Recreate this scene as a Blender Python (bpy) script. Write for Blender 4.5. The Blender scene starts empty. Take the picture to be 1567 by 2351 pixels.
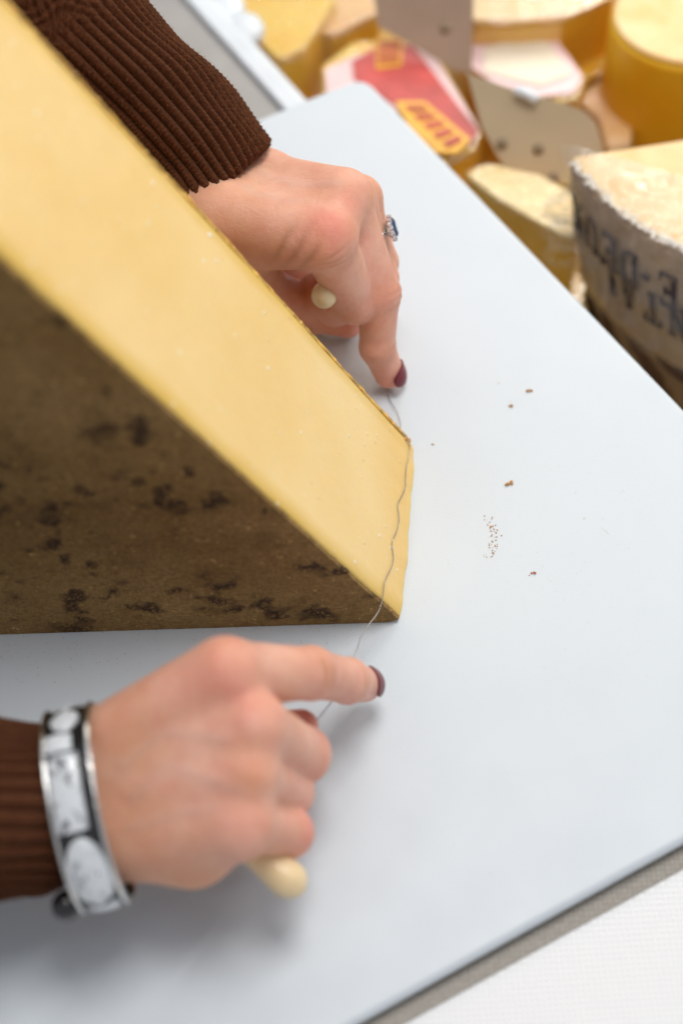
import bpy, bmesh, math, random
import numpy as np
from math import radians, sin, cos, pi
from mathutils import Vector, Matrix
random.seed(7); rng = np.random.default_rng(11)
S = bpy.context.scene

# ------------------------------------------------------------------ camera
CAM_D, PITCH, ROLL, FPX = 0.62, radians(54.9), radians(3.4), 3265.0
Cp = np.array([0, -CAM_D*cos(PITCH), CAM_D*sin(PITCH)]); Fw = -Cp/CAM_D
R0 = np.array([1.0, 0, 0]); U0 = np.cross(R0, Fw)
Rt = R0*cos(ROLL)-U0*sin(ROLL); Up = U0*cos(ROLL)+R0*sin(ROLL)
def ray(x, y):
    d = Fw*FPX+Rt*(x-783.5)-Up*(y-1175.5); return d/np.linalg.norm(d)
def P(x, y, z=0.0):
    d = ray(x, y); return Cp+d*(z-Cp[2])/d[2]
def chain(a, x, y, L, s):
    d = ray(x, y); v = Cp-a; b = v@d; disc = b*b-(v@v-L*L)
    return Cp+d*(-b+(s*math.sqrt(disc) if disc > 0 else 0))
def PD(x, y, depth):
    d = ray(x, y); return Cp+d*(depth/(d@Fw))
def deeper(q, m, dx=0, dy=0):
    """point m metres further from the lens than q"""
    d = q-Cp; return Cp+d/np.linalg.norm(d)*(np.linalg.norm(d)+m)
cam = bpy.data.cameras.new('camera'); co = bpy.data.objects.new('camera', cam)
S.collection.objects.link(co); S.camera = co
M = Matrix(((Rt[0], Up[0], -Fw[0], Cp[0]), (Rt[1], Up[1], -Fw[1], Cp[1]), (Rt[2], Up[2], -Fw[2], Cp[2]), (0, 0, 0, 1)))
co.matrix_world = M
cam.sensor_fit = 'VERTICAL'; cam.sensor_height = 36; cam.sensor_width = 24; cam.lens = FPX/2351*36
cam.clip_start = 0.01; cam.clip_end = 20
cam.dof.use_dof = True; cam.dof.focus_distance = 0.598; cam.dof.aperture_fstop = 3.6; cam.dof.aperture_blades = 0
# ------------------------------------------------------------------ world and lamps
W = bpy.data.worlds.new('World'); S.world = W; W.use_nodes = True
W.node_tree.nodes['Background'].inputs[0].default_value = (0.93, 0.95, 1.0, 1)
W.node_tree.nodes['Background'].inputs[1].default_value = 0.32
def lamp(name, loc, target, sx, sy, power, col=(1, 1, 1)):
    l = bpy.data.lights.new(name, 'AREA'); l.shape = 'RECTANGLE'; l.size = sx; l.size_y = sy; l.energy = power; l.color = col
    o = bpy.data.objects.new(name, l); S.collection.objects.link(o); o.location = loc
    o.rotation_euler = (Vector(target)-Vector(loc)).to_track_quat('-Z', 'Y').to_euler(); return o
lamp('ceiling_lamp', (0.22, 0.15, 1.5), (0, 0, 0), 0.60, 0.50, 10.6, (1, .975, .94))
lamp('ceiling_lamp', (-0.75, 1.3, 1.55), (0, 0, 0), 0.3, 0.3, 1.6, (.97, .98, 1))
lamp('ceiling_lamp', (1.2, -0.1, 1.4), (0.1, 0, 0), 0.5, 0.5, 2.0, (.95, .97, 1))
lamp('case_lamp', (0.42, 0.66, 0.42), (0.13, 0.30, -.1), 0.5, 0.05, 1.7, (1, .93, .80))
for x, y in ((.70, 1.85), (.52, 1.62), (.92, 2.12), (.32, 2.3), (0.02, 2.62), (.62, 2.6)):
    lamp('spot_lamp', (x, y, 1.5), (0.15, 0.3, 0), 0.035, 0.035, 1.3, (1, .96, .90))
S.view_settings.view_transform = 'Standard'; S.view_settings.look = 'None'
S.view_settings.exposure = 0.30; S.view_settings.gamma = 1
S.cycles.max_bounces = 10; S.cycles.transparent_max_bounces = 12; S.cycles.caustics_reflective = False; S.cycles.caustics_refractive = False
S.cycles.use_denoising = True

# ------------------------------------------------------------------ helpers
def tag(o, label=None, cat=None, group=None, kind=None):
    for k, v in (('label', label), ('category', cat), ('group', group), ('kind', kind)):
        if v: o[k] = v
    return o
def empty(name, loc=(0, 0, 0), **k):
    o = bpy.data.objects.new(name, None); o.empty_display_size = .01; o.location = loc
    S.collection.objects.link(o); return tag(o, **k)
def mesh_obj(name, V, Fc, mat, parent=None, smooth=True, attrs=None):
    me = bpy.data.meshes.new(name)
    V = np.asarray(V, dtype=np.float64)
    q = parent
    while q is not None: V = V-np.array(q.location); q = q.parent
    if isinstance(Fc, np.ndarray) and Fc.ndim == 2:
        n, k = Fc.shape
        me.vertices.add(len(V)); me.vertices.foreach_set('co', V.astype(np.float32).ravel())
        me.loops.add(n*k); me.loops.foreach_set('vertex_index', Fc.astype(np.int32).ravel())
        me.polygons.add(n); me.polygons.foreach_set('loop_start', np.arange(0, n*k, k, dtype=np.int32))
        me.update(calc_edges=True)
    else:
        me.from_pydata([tuple(v) for v in V], [], [tuple(int(i) for i in f) for f in Fc]); me.update()
    me.validate()
    if smooth: me.polygons.foreach_set('use_smooth', [True]*len(me.polygons))
    if attrs:
        for an, arr in attrs.items():
            a = me.attributes.new(an, 'FLOAT', 'POINT'); a.data.foreach_set('value', np.asarray(arr, np.float32))
    if mat: me.materials.append(mat)
    o = bpy.data.objects.new(name, me); S.collection.objects.link(o)
    if parent is not None: o.parent = parent
    return o
def merge(parts):
    Vs, Fs, n = [], [], 0
    for V, Fc in parts:
        Vs.append(np.asarray(V, float)); Fs += [tuple(int(i)+n for i in f) for f in Fc]; n += len(V)
    return np.concatenate(Vs), Fs
def unit(v): v = np.asarray(v, float); return v/np.linalg.norm(v)
def frame(d, ref=(0, 0, 1)):
    d = unit(d); s = np.cross(d, ref)
    if np.linalg.norm(s) < 1e-6: s = np.cross(d, (1, 0, 0))
    s = unit(s); return d, s, np.cross(s, d)
def spline(pts, n):
    pts = np.array(pts, float); k = len(pts)
    t = np.linspace(0, k-1-1e-9, n); i = t.astype(int); u = (t-i)[:, None]
    g = lambda j: pts[np.clip(j, 0, k-1)]
    p0, p1, p2, p3 = g(i-1), g(i), g(i+1), g(i+2)
    return .5*((2*p1)+(-p0+p2)*u+(2*p0-5*p1+4*p2-p3)*u*u+(-p0+3*p1-3*p2+p3)*u**3)
def sweep(path, rad, seg=12, cap=True):
    """tube along path; rad a number or an array, or a function (i, angles) -> radii"""
    path = np.asarray(path, float); n = len(path)
    T = np.gradient(path, axis=0); T /= np.linalg.norm(T, axis=1)[:, None]
    ref = np.array([0.13, .21, 1.0]); s = unit(np.cross(T[0], ref)); V = []
    ang = np.arange(seg)*2*pi/seg
    for i in range(n):
        s = unit(s-T[i]*(s@T[i])); b = np.cross(T[i], s)
        r = rad(i, ang) if callable(rad) else (rad[i] if hasattr(rad, '__len__') else rad)
        V.append(path[i]+(np.cos(ang)*r)[:, None]*s+(np.sin(ang)*r)[:, None]*b)
    V = np.concatenate(V)
    a = np.arange(n-1)[:, None]*seg; j = np.arange(seg)[None]; k = (j+1) % seg
    Fq = np.stack([a+j, a+k, a+seg+k, a+seg+j], -1).reshape(-1, 4)
    Fl = [tuple(f) for f in Fq]
    if cap: Fl += [tuple(range(seg-1, -1, -1)), tuple(range((n-1)*seg, n*seg))]
    return V, Fl
def bevel_mod(o, w, seg=3):
    m = o.modifiers.new('bevel', 'BEVEL'); m.width = w; m.segments = seg; m.limit_method = 'ANGLE'; m.angle_limit = radians(40); return o
def prism(poly, z0, z1):
    n = len(poly); V = [(p[0], p[1], z0) for p in poly]+[(p[0], p[1], z1) for p in poly]
    area = sum(poly[i][0]*poly[(i+1) % n][1]-poly[(i+1) % n][0]*poly[i][1] for i in range(n))
    Fc = [tuple(range(n-1, -1, -1)), tuple(range(n, 2*n))]+[(i, (i+1) % n, n+(i+1) % n, n+i) for i in range(n)]
    if area < 0: Fc = [tuple(reversed(f)) for f in Fc]
    return np.array(V, float), Fc
def round_poly(poly, r, seg=6):
    out = []; n = len(poly); poly = [np.array(p[:2], float) for p in poly]
    for i in range(n):
        p, a, b = poly[i], poly[i-1], poly[(i+1) % n]
        ua, ub = unit(a-p), unit(b-p); half = math.acos(max(-1, min(1, ua@ub)))/2
        t = r/math.tan(half); t = min(t, .45*np.linalg.norm(a-p), .45*np.linalg.norm(b-p))
        A, B = p+ua*t, p+ub*t
        for k in range(seg+1):
            u = k/seg; out.append((1-u)**2*A+2*u*(1-u)*p+u*u*B)
    return out
def ico(c, r, sub=2, sc=(1, 1, 1), jit=0):
    bm = bmesh.new(); bmesh.ops.create_icosphere(bm, subdivisions=sub, radius=1)
    V = np.array([v.co[:] for v in bm.verts]); Fc = [tuple(v.index for v in f.verts) for f in bm.faces]; bm.free()
    if jit: V = V*(1+rng.uniform(-jit, jit, (len(V), 1)))
    return V*r*np.array(sc)+np.array(c), Fc

# ------------------------------------------------------------------ materials
class NT:
    def __init__(s, name):
        s.m = bpy.data.materials.new(name); s.m.use_nodes = True; s.t = s.m.node_tree
        s.b = s.t.nodes['Principled BSDF']
    def n(s, typ, **k):
        nd = s.t.nodes.new(typ)
        for a, v in k.items():
            if hasattr(nd, a): setattr(nd, a, v)
        return nd
    def set(s, nd, **k):
        for a, v in k.items():
            i = nd.inputs[a.replace('_', ' ')]
            if isinstance(v, bpy.types.NodeSocket): s.t.links.new(v, i)
            else: i.default_value = v
        return nd
    def coord(s, which='Object', scale=(1, 1, 1)):
        tc = s.n('ShaderNodeTexCoord'); mp = s.n('ShaderNodeMapping'); mp.inputs['Scale'].default_value = scale
        s.t.links.new(tc.outputs[which], mp.inputs['Vector']); return mp.outputs[0]
    def noise(s, vec, scale, detail=3, rough=.5, dist=0):
        nd = s.n('ShaderNodeTexNoise'); s.set(nd, Vector=vec, Scale=scale, Detail=detail, Roughness=rough, Distortion=dist); return nd.outputs['Fac']
    def voro(s, vec, scale, feature='F1', rnd=1, out='Distance'):
        nd = s.n('ShaderNodeTexVoronoi'); nd.feature = feature; s.set(nd, Vector=vec, Scale=scale, Randomness=rnd); return nd.outputs[out]
    def ramp(s, fac, stops, interp='LINEAR'):
        r = s.n('ShaderNodeValToRGB'); e = r.color_ramp.elements; r.color_ramp.interpolation = interp
        while len(e) < len(stops): e.new(.5)
        for el, (p, c) in zip(e, stops):
            el.position = p; el.color = (*c, 1) if hasattr(c, '__len__') else (c, c, c, 1)
        s.t.links.new(fac, r.inputs[0]); return r.outputs[0]
    def math(s, op, a, b=0.0, c=None):
        nd = s.n('ShaderNodeMath'); nd.operation = op
        for i, v in enumerate((a, b) if c is None else (a, b, c)):
            if isinstance(v, bpy.types.NodeSocket): s.t.links.new(v, nd.inputs[i])
            else: nd.inputs[i].default_value = v
        return nd.outputs[0]
    def mix(s, fac, a, b, blend='MIX'):
        nd = s.n('ShaderNodeMix'); nd.data_type = 'RGBA'; nd.blend_type = blend
        for i, v in ((0, fac), (6, a), (7, b)):
            if isinstance(v, bpy.types.NodeSocket): s.t.links.new(v, nd.inputs[i])
            else: nd.inputs[i].default_value = v if i == 0 else (*v, 1)
        return nd.outputs[2]
    def bump(s, h, dist, strength=1.0, normal=None):
        nd = s.n('ShaderNodeBump'); s.set(nd, Height=h, Distance=dist, Strength=strength)
        if normal is not None: s.t.links.new(normal, nd.inputs['Normal'])
        s.t.links.new(nd.outputs[0], s.b.inputs['Normal']); return nd.outputs[0]
    def P(s, **k):
        names = {'color': 'Base Color', 'rough': 'Roughness', 'metal': 'Metallic', 'sss': 'Subsurface Weight', 'ssr': 'Subsurface Radius', 'sscale': 'Subsurface Scale', 'spec': 'Specular IOR Level', 'coat': 'Coat Weight', 'coatr': 'Coat Roughness', 'alpha': 'Alpha', 'trans': 'Transmission Weight', 'ior': 'IOR', 'sheen': 'Sheen Weight', 'sheenr': 'Sheen Roughness', 'sheent': 'Sheen Tint'}
        for a, v in k.items():
            i = s.b.inputs[names[a]]
            if isinstance(v, bpy.types.NodeSocket): s.t.links.new(v, i)
            elif a in ('color', 'sheent'): i.default_value = (*v, 1)
            else: i.default_value = v
        return s.m
def simple(name, col, rough=.5, var=.12, scale=60, bump=0, bscale=300, **k):
    N = NT(name); v = N.coord(); f = N.noise(v, scale, 4)
    dark = tuple(c*(1-var) for c in col); light = tuple(min(1, c*(1+var)) for c in col)
    N.P(color=N.ramp(f, [(.3, dark), (.7, light)]), rough=rough, **k)
    if bump: N.bump(N.noise(v, bscale, 4), bump)
    return N.m

# board: white polyethylene with fine knife marks, faint stains
N = NT('board_plastic'); v = N.coord()
f1 = N.noise(v, 9, 4); c = N.ramp(f1, [(.3, (.625, .675, .72)), (.7, (.65, .70, .742))])
sv = N.coord('Object', (1, 14, 1)); sc = N.noise(sv, 55, 5, .7, .6); c = N.mix(N.ramp(sc, [(.70, 0), (.80, .35)]), c, (.62, .60, .55))
st = N.noise(v, 260, 3, .6, .8); stm = N.math('MULTIPLY', N.ramp(st, [(.66, 0), (.74, .45)]), N.ramp(N.noise(v, 14, 3), [(.48, 0), (.66, 1)]))
c = N.mix(stm, c, (.45, .34, .22))
N.P(color=c, rough=N.ramp(N.noise(v, 40, 5), [(.3, .42), (.7, .58)]), spec=.4, sss=.25, ssr=(1, 1, 1), sscale=.003)
N.bump(N.math('ADD', N.math('MULTIPLY', sc, .5), N.noise(v, 900, 2)), .00006)
M_board = N.m
# counter: pale fine-woven textured sheet
N = NT('counter_sheet'); v = N.coord()
wv = N.n('ShaderNodeTexWave'); N.set(wv, Vector=v, Scale=150.0, Distortion=.6); wv.bands_direction = 'X'
wv2 = N.n('ShaderNodeTexWave'); N.set(wv2, Vector=v, Scale=150.0, Distortion=.6); wv2.bands_direction = 'Y'
h = N.math('MULTIPLY', wv.outputs['Fac'], wv2.outputs['Fac'])
N.P(color=N.mix(N.ramp(h, [(.1, 0), (.6, 1)]), (.80, .81, .82), (.88, .89, .90)), rough=.38, spec=.5); N.bump(h, .0004); M_counter = N.m
N = NT('shadow_sheet'); v = N.coord('Object', (1, 1, 1)); w1_ = N.n('ShaderNodeTexVoronoi'); N.set(w1_, Vector=v, Scale=520.0, Randomness=.25)  # board's shadow on the counter, painted as a taupe version of the sheet
N.P(color=N.ramp(w1_.outputs['Distance'], [(.1, (.46, .42, .37)), (.6, (.30, .27, .23))]), rough=.45); N.bump(w1_.outputs['Distance'], .0004); M_shadow_strip = N.m
M_counter_side = simple('counter_steel', (.40, .38, .36), .4, .1, 30, metal=.35)
M_rim = simple('case_rim_paint', (.72, .76, .80), .35, .06, 20)
M_case = simple('case_tray', (.45, .28, .08), .6, .35, 14)

# cheese paste (object coordinates: y runs across the thickness)
TH = 0.089
N = NT('cheese_paste'); v = N.coord()
sx = N.n('ShaderNodeSeparateXYZ'); N.t.links.new(v, sx.inputs[0]); yy = N.math('DIVIDE', N.math('ABSOLUTE', sx.outputs['Y']), TH)
wob = N.math('MULTIPLY', N.math('SUBTRACT', N.noise(v, 22, 3), .5), .10)
yw = N.math('ADD', yy, wob)
body = N.mix(N.ramp(N.noise(v, 16, 4), [(.3, 0), (.7, 1)]), (.86, .60, .235), (.92, .685, .33))
edge = N.ramp(yw, [(0, .9), (.02, .7), (.10, .0), (.92, 0), (.98, .6), (1, .8)])
c = N.mix(edge, body, (.72, .46, .075))
tipm = N.ramp(sx.outputs['X'], [(0, 1), (.012, 0)])
c = N.mix(N.math('MULTIPLY', tipm, .5), c, (.80, .50, .13))
sp = N.ramp(N.voro(v, 130), [(.07, 1), (.13, 0)]); spm = N.ramp(N.noise(v, 60, 2), [(.44, 0), (.60, .9)])
c = N.mix(N.math('MULTIPLY', sp, spm), c, (.96, .92, .80))
N.P(color=c, rough=N.ramp(N.noise(v, 120, 3), [(.3, .36), (.7, .55)]), spec=.45, sss=.55, ssr=(1, .70, .35), sscale=.004)
N.bump(N.math('ADD', N.math('ADD', N.noise(v, 60, 5, .65), N.math('MULTIPLY', N.noise(v, 420, 3), .35)), N.math('MULTIPLY', sp, .5)), .00055); M_paste = N.m

def rind_mat(name, base, light, dark, orange):
    N = NT(name); v = N.coord()
    big = N.noise(v, 18, 4, .6); fine = N.noise(N.coord('Object', (1, 1, 2.2)), 420, 5, .75)
    c = N.mix(N.ramp(big, [(.3, 0), (.7, 1)]), base, light)
    c = N.mix(N.ramp(fine, [(.35, .55), (.62, 0)]), c, tuple(x*.38 for x in base))
    c = N.mix(N.ramp(N.noise(v, 300, 3, .7), [(.62, 0), (.74, .55)]), c, tuple(min(1, x*2.3) for x in light))
    wv = N.n('ShaderNodeVectorMath'); wv.operation = 'ADD'
    nz = N.n('ShaderNodeTexNoise'); N.set(nz, Vector=v, Scale=95.0, Detail=4.0)
    sm = N.n('ShaderNodeVectorMath'); sm.operation = 'SCALE'; N.t.links.new(nz.outputs['Color'], sm.inputs[0]); sm.inputs['Scale'].default_value = .016
    N.t.links.new(v, wv.inputs[0]); N.t.links.new(sm.outputs[0], wv.inputs[1]); vd = wv.outputs[0]
    blob = N.ramp(N.noise(v, 64, 2.5, .55), [(.52, 0), (.60, 1)])
    gate = N.ramp(N.noise(v, 27, 2, .5), [(.46, 0), (.53, 1)])
    lace = N.ramp(N.voro(vd, 300, 'DISTANCE_TO_EDGE'), [(.06, 1), (.20, .15)])
    m = N.math('MULTIPLY', N.math('MULTIPLY', blob, gate), N.math('MAXIMUM', lace, N.ramp(N.noise(v, 330, 3, .6), [(.46, 0), (.56, .95)])))
    sp2 = N.ramp(N.voro(vd, 85), [(.12, 1), (.22, 0)]); g2 = N.ramp(N.noise(v, 30, 2), [(.52, 0), (.58, .8)])
    m = N.math('MAXIMUM', m, N.math('MULTIPLY', sp2, g2))
    thr = N.noise(N.coord('Object', (1, 1, 7)), 330, 3, .7); thr2 = N.noise(N.coord('Object', (7, 1, 1)), 330, 3, .7)
    weave = N.math('MULTIPLY', N.math('ADD', thr, thr2), .5)
    c = N.mix(N.ramp(weave, [(.42, .5), (.52, 0)]), c, tuple(x*.35 for x in base))
    c = N.mix(N.ramp(N.noise(v, 42, 5, .7), [(.52, 0), (.66, .45)]), c, tuple(x*.42 for x in base))
    c = N.mix(N.math('MULTIPLY', m, .88), c, dark)
    N.P(color=c, rough=.82, spec=.2)
    h = N.math('SUBTRACT', N.math('MULTIPLY', fine, .6), N.math('MULTIPLY', m, .8))
    N.bump(h, .0009); return N.m
M_rind = rind_mat('rind_brown', (.285, .160, .048), (.43, .270, .105), (.040, .018, .010), (.5, .25, .03))
M_rind_edge = simple('rind_amber', (.62, .36, .08), .5, .5, 220, .0005, 500, sss=.3, ssr=(1, .5, .2), sscale=.002)

# skin
def skin_mat():
    N = NT('skin'); v = N.coord(); at = N.n('ShaderNodeAttribute'); at.attribute_name = 'flush'
    at2 = N.n('ShaderNodeAttribute'); at2.attribute_name = 'crease'
    base = N.mix(N.ramp(N.noise(v, 45, 5, .65), [(.35, 0), (.65, 1)]), (.76, .365, .235), (.87, .49, .365))
    base = N.mix(N.ramp(N.noise(v, 120, 4, .6), [(.48, 0), (.68, .5)]), base, (.76, .32, .24))
    at3 = N.n('ShaderNodeAttribute'); at3.attribute_name = 'tan'; base = N.mix(N.math('MULTIPLY', at3.outputs['Fac'], .75), base, (.70, .35, .17))  # wrist's own brown, plus shade painted into knuckle valleys, web and palm edge
    at4 = N.n('ShaderNodeAttribute'); at4.attribute_name = 'vein'; base = N.mix(N.math('MULTIPLY', at4.outputs['Fac'], .16), base, (.52, .42, .40))
    c = N.mix(N.math('MULTIPLY', at.outputs['Fac'], N.ramp(N.noise(v, 85, 4, .6), [(.3, .35), (.65, .8)])), base, (.74, .19, .15))
    c = N.mix(N.math('MULTIPLY', at2.outputs['Fac'], .5), c, (.50, .22, .10))
    rg = N.ramp(N.noise(v, 300, 3), [(.3, .36), (.7, .50)])
    N.P(color=c, rough=rg, spec=.55, sss=.55, ssr=(1, .36, .2), sscale=.0045)
    cells = N.voro(v, 1500, 'DISTANCE_TO_EDGE'); lines = N.noise(N.coord('Object', (1, 1, 1)), 700, 4, .7)
    N.bump(N.math('ADD', N.math('MULTIPLY', N.ramp(cells, [(0, 0), (.12, 1)]), .15), N.math('ADD', lines, N.math('MULTIPLY', N.noise(v, 140, 3), 1.2))), .00038)
    return N.m
M_skin = skin_mat()
M_nail = simple('nail_polish', (.165, .012, .022), .30, .15, 40, spec=.35)
# knit wool
def wool(name, col):
    N = NT(name); v = N.coord(); f = N.noise(v, 700, 4, .7); at = N.n('ShaderNodeAttribute'); at.attribute_name = 'groove'
    c = N.ramp(f, [(.3, tuple(x*.55 for x in col)), (.7, tuple(x*1.7 for x in col))])
    N.P(color=c, rough=.95, spec=.1, sheen=.25, sheenr=.5, sheent=(.6, .35, .22)); N.bump(N.noise(v, 1500, 4, .8), .0009); return N.m
M_wool = wool('brown_wool', (.080, .023, .008)); M_wool2 = wool('brown_wool_fibre', (.26, .095, .035))
M_wood = simple('handle_wood', (.80, .62, .36), .38, .07, 50, .0001, 400, sss=.2, ssr=(1, .7, .4), sscale=.002, coat=.15)
N = NT('wire_steel'); N.P(color=(.40, .37, .33), rough=.32, metal=1.0); M_wire = N.m
N = NT('silver'); v = N.coord(); N.P(color=(.78, .77, .75), rough=.22, metal=1.0); N.bump(N.noise(v, 500, 3), .0001); M_silver = N.m
# ================================================================== SETTING
zc = -0.0082
L1a = P(870, 210); L1b = P(1567, 935); d1 = unit((L1b-L1a)*[1, 1, 0]); n1 = np.array([-d1[1], d1[0], 0])  # n1 points to the display case
if n1[0] < 0: n1 = -n1
L2p = P(1200, 2122)
def brd(a, b, z=0.0):      # a along the long side from the top corner, b towards the left
    return top0+d1*a-n1*b+np.array([0, 0, z])
top0 = P(835, 172)
top0 = L1a+d1*((top0-L1a)@d1)+n1*0
Lb = (L2p-top0)@d1
eA, eB = P(829, 2342)[:2], P(1567, 1932)[:2]; dE = unit(eB-eA)      # lower edge of the board
def meet(p, d, q, e):
    s, t = np.linalg.solve(np.array([d, -e]).T, q-p); return p+d*s
board_poly = round_poly([brd(0, 0)[:2], meet(brd(0, 0)[:2], d1[:2], eA, dE), meet(brd(0, .40)[:2], d1[:2], eA, dE), brd(0, .40)[:2]], .012, 10)
V, Fc = prism(board_poly, -.0065, 0.0)
bo = mesh_obj('cutting_board', V, Fc, M_board, smooth=False)
bevel_mod(bo, .0030, 6); tag(bo, 'large white plastic cutting board under the cheese wedge, with rounded corners', 'cutting board')
# counter: from the case rim towards the left and the camera
rimO = P(684, 225, zc); rimI = P(636, 238, zc)
bO = -((rimO-top0)@n1); bI = -((rimI-top0)@n1)
def slab(a0, a1, b0, b1, z0, z1):
    return prism([brd(a0, b0)[:2], brd(a1, b0)[:2], brd(a1, b1)[:2], brd(a0, b1)[:2]], z0, z1)
V, Fc = slab(-.9, 1.2, bI, 1.2, zc-.004, zc-.002)
tag(mesh_obj('counter', V, Fc, M_counter_side, smooth=False), kind='structure')
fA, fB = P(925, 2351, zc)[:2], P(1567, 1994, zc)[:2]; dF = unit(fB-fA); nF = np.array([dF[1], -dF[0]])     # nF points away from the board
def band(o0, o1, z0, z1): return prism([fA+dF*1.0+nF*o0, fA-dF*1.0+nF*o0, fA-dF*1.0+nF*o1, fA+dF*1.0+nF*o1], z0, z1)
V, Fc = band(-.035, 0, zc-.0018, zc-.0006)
tag(mesh_obj('shadow_strip', V, Fc, M_shadow_strip, smooth=False), kind='structure')  # added strip in place of the shadow band along the board's lower edge
V, Fc = band(.0003, .8, zc-.0018, zc+.0012)
mt = mesh_obj('scale_plate', V, Fc, M_counter, smooth=False); bevel_mod(mt, .001)
tag(mt, 'bright white sheet with a fine woven texture beside the lower edge of the cutting board', 'counter mat')
case = empty('display_case', tuple(brd(0, 0, -.13)), label='refrigerated cheese display case with pale blue white rim beyond the board', cat='display case')
V, Fc = slab(-.9, Lb-.16, bO, bI-.0005, zc-.03, zc+.002); bevel_mod(mesh_obj('rim', V, Fc, M_rim, case, smooth=False), .002)
V, Fc = slab(-.9, Lb-.16, bO-.004, bO-.0005, -.13, zc-.002); mesh_obj('inner_wall', V, Fc, M_rim, case, smooth=False)
V, Fc = slab(-.9, Lb-.16, -.9, bO-.005, -.134, -.128); mesh_obj('tray', V, Fc, M_case, case, smooth=False)
wl = [ico(P(x, y, -.016), r, 3, (1, 1.2, .6), .03) for x, y, r in ((470, -40, .011), (522, 20, .011), (562, 70, .012))]
V, Fc = merge(wl); mesh_obj('label_strip', V, Fc, M_rim, case)
# ================================================================== CHEESES IN THE DISPLAY CASE
def film(name, sc=60, fac=.10, bump=.004, milky=.02):
    N = NT(name); v = N.coord(); t = N.t; out = t.nodes['Material Output']
    h = N.math('ADD', N.noise(N.coord('Object', (1, 2.2, 1)), sc, 3, .6, 2.0), N.math('MULTIPLY', N.noise(v, sc*4, 2), .25))
    bp = N.n('ShaderNodeBump'); N.set(bp, Height=h, Distance=bump, Strength=1.0)
    gl = N.n('ShaderNodeBsdfGlossy'); gl.inputs['Roughness'].default_value = .025; t.links.new(bp.outputs[0], gl.inputs['Normal'])
    df = N.n('ShaderNodeBsdfDiffuse'); df.inputs[0].default_value = (.9, .9, .92, 1); t.links.new(bp.outputs[0], df.inputs['Normal'])
    tr = N.n('ShaderNodeBsdfTransparent'); fr = N.n('ShaderNodeLayerWeight'); fr.inputs[0].default_value = .28; t.links.new(bp.outputs[0], fr.inputs['Normal'])
    m1 = N.n('ShaderNodeMixShader'); m1.inputs[0].default_value = milky; t.links.new(tr.outputs[0], m1.inputs[1]); t.links.new(df.outputs[0], m1.inputs[2])
    m2 = N.n('ShaderNodeMixShader'); t.links.new(N.math('ADD', N.math('MULTIPLY', N.math('POWER', fr.outputs['Facing'], 2.5), .5), fac*.5), m2.inputs[0]); t.links.new(m1.outputs[0], m2.inputs[1]); t.links.new(gl.outputs[0], m2.inputs[2])
    t.links.new(m2.outputs[0], out.inputs['Surface']); return N.m
M_film = film('cling_film', 35, .20, .0012, .02); M_film2 = film('crumpled_film', 60, .20, .0018, .04)
def cheese_mat(name, a, b, sc=25):
    N = NT(name); v = N.coord(); N.P(color=N.ramp(N.noise(v, sc, 4, .55, .6), [(.32, a), (.68, b)]), rough=.45, sss=.35, ssr=(1, .6, .2), sscale=.005, spec=.4); return N.m
M_gold = cheese_mat('golden_paste', (.90, .50, .03), (.92, .62, .09)); M_pale = cheese_mat('pale_paste', (.84, .58, .17), (.88, .68, .32))
M_ochre = cheese_mat('ochre_rind', (.88, .46, .012), (.92, .58, .04), 16); M_peach = cheese_mat('peach_paste', (.86, .48, .17), (.90, .60, .30))
M_cream = cheese_mat('cream_face', (.80, .50, .19), (.88, .66, .36), 30)
def px_prism(pts, ztop, dz, r=.004, grow=0.0):
    c = np.array([P(x, y, ztop)[:2] for x, y in pts]); m = c.mean(0)
    c = [m+(p-m)*(1+grow/np.linalg.norm(p-m)) for p in c]
    return prism(round_poly(c, r, 5), ztop-dz, ztop)
def chunk(name, pts, ztop, dz, mtop, mside, label, cat, wrap=True, r=.006, bev=.003, group=None, filmm=None):
    base = P(*np.mean(np.array(pts, float), 0), ztop); base = np.array([base[0], base[1], ztop-dz])
    e = empty(name, tuple(base), label=label, cat=cat, group=group)
    V, Fc = px_prism(pts, ztop-.002, dz-.002, r); o = mesh_obj('rind', V, Fc, mside, e, smooth=False); bevel_mod(o, bev)
    V, Fc = px_prism(pts, ztop, .003, r, -.0012); o = mesh_obj('paste', V, Fc, mtop, e, smooth=False); bevel_mod(o, .0012)
    if wrap:
        V, Fc = px_prism(pts, ztop+.0018, dz+.001, r*1.1, .0022); o = mesh_obj('wrap', V, Fc, filmm or M_film, e, smooth=False); bevel_mod(o, .004)
    return e
def sheet(name, parent, pts, z, mat, r=.002, t=.0008, lab=None):
    V, Fc = px_prism(pts, z, t, r); o = mesh_obj(name, V, Fc, mat, parent, smooth=False)
    if lab: tag(o, lab)
    return o
G = 'cheeses in the display case'
e = chunk('cheese_block', [(480, -120), (700, -160), (770, 0), (700, 110), (640, 140), (560, 60)], -.035, .094, M_gold, M_ochre, 'film wrapped golden cheese block right behind the pale case rim, with small bright glints', 'cheese', group=G, filmm=M_film2)
e = chunk('cheese_block', [(690, -150), (860, -160), (870, 30), (760, 80), (690, 60)], -.045, .084, M_peach, M_gold, 'peach coloured wrapped cheese block left of the upper grey brown price plate', 'cheese', group=G, filmm=M_film2)
e = chunk('cheese_block', [(600, 60), (780, 70), (860, 110), (830, 260), (660, 330), (580, 250)], -.078, .05, M_peach, M_gold, 'low orange cheese block peeking out between the case rim and the board corner', 'cheese', group=G, filmm=M_film2)
M_red = simple('label_red', (.56, .085, .075), .4, .25, 40); M_pink = simple('label_pink', (.82, .60, .60), .4, .08, 40)
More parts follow.
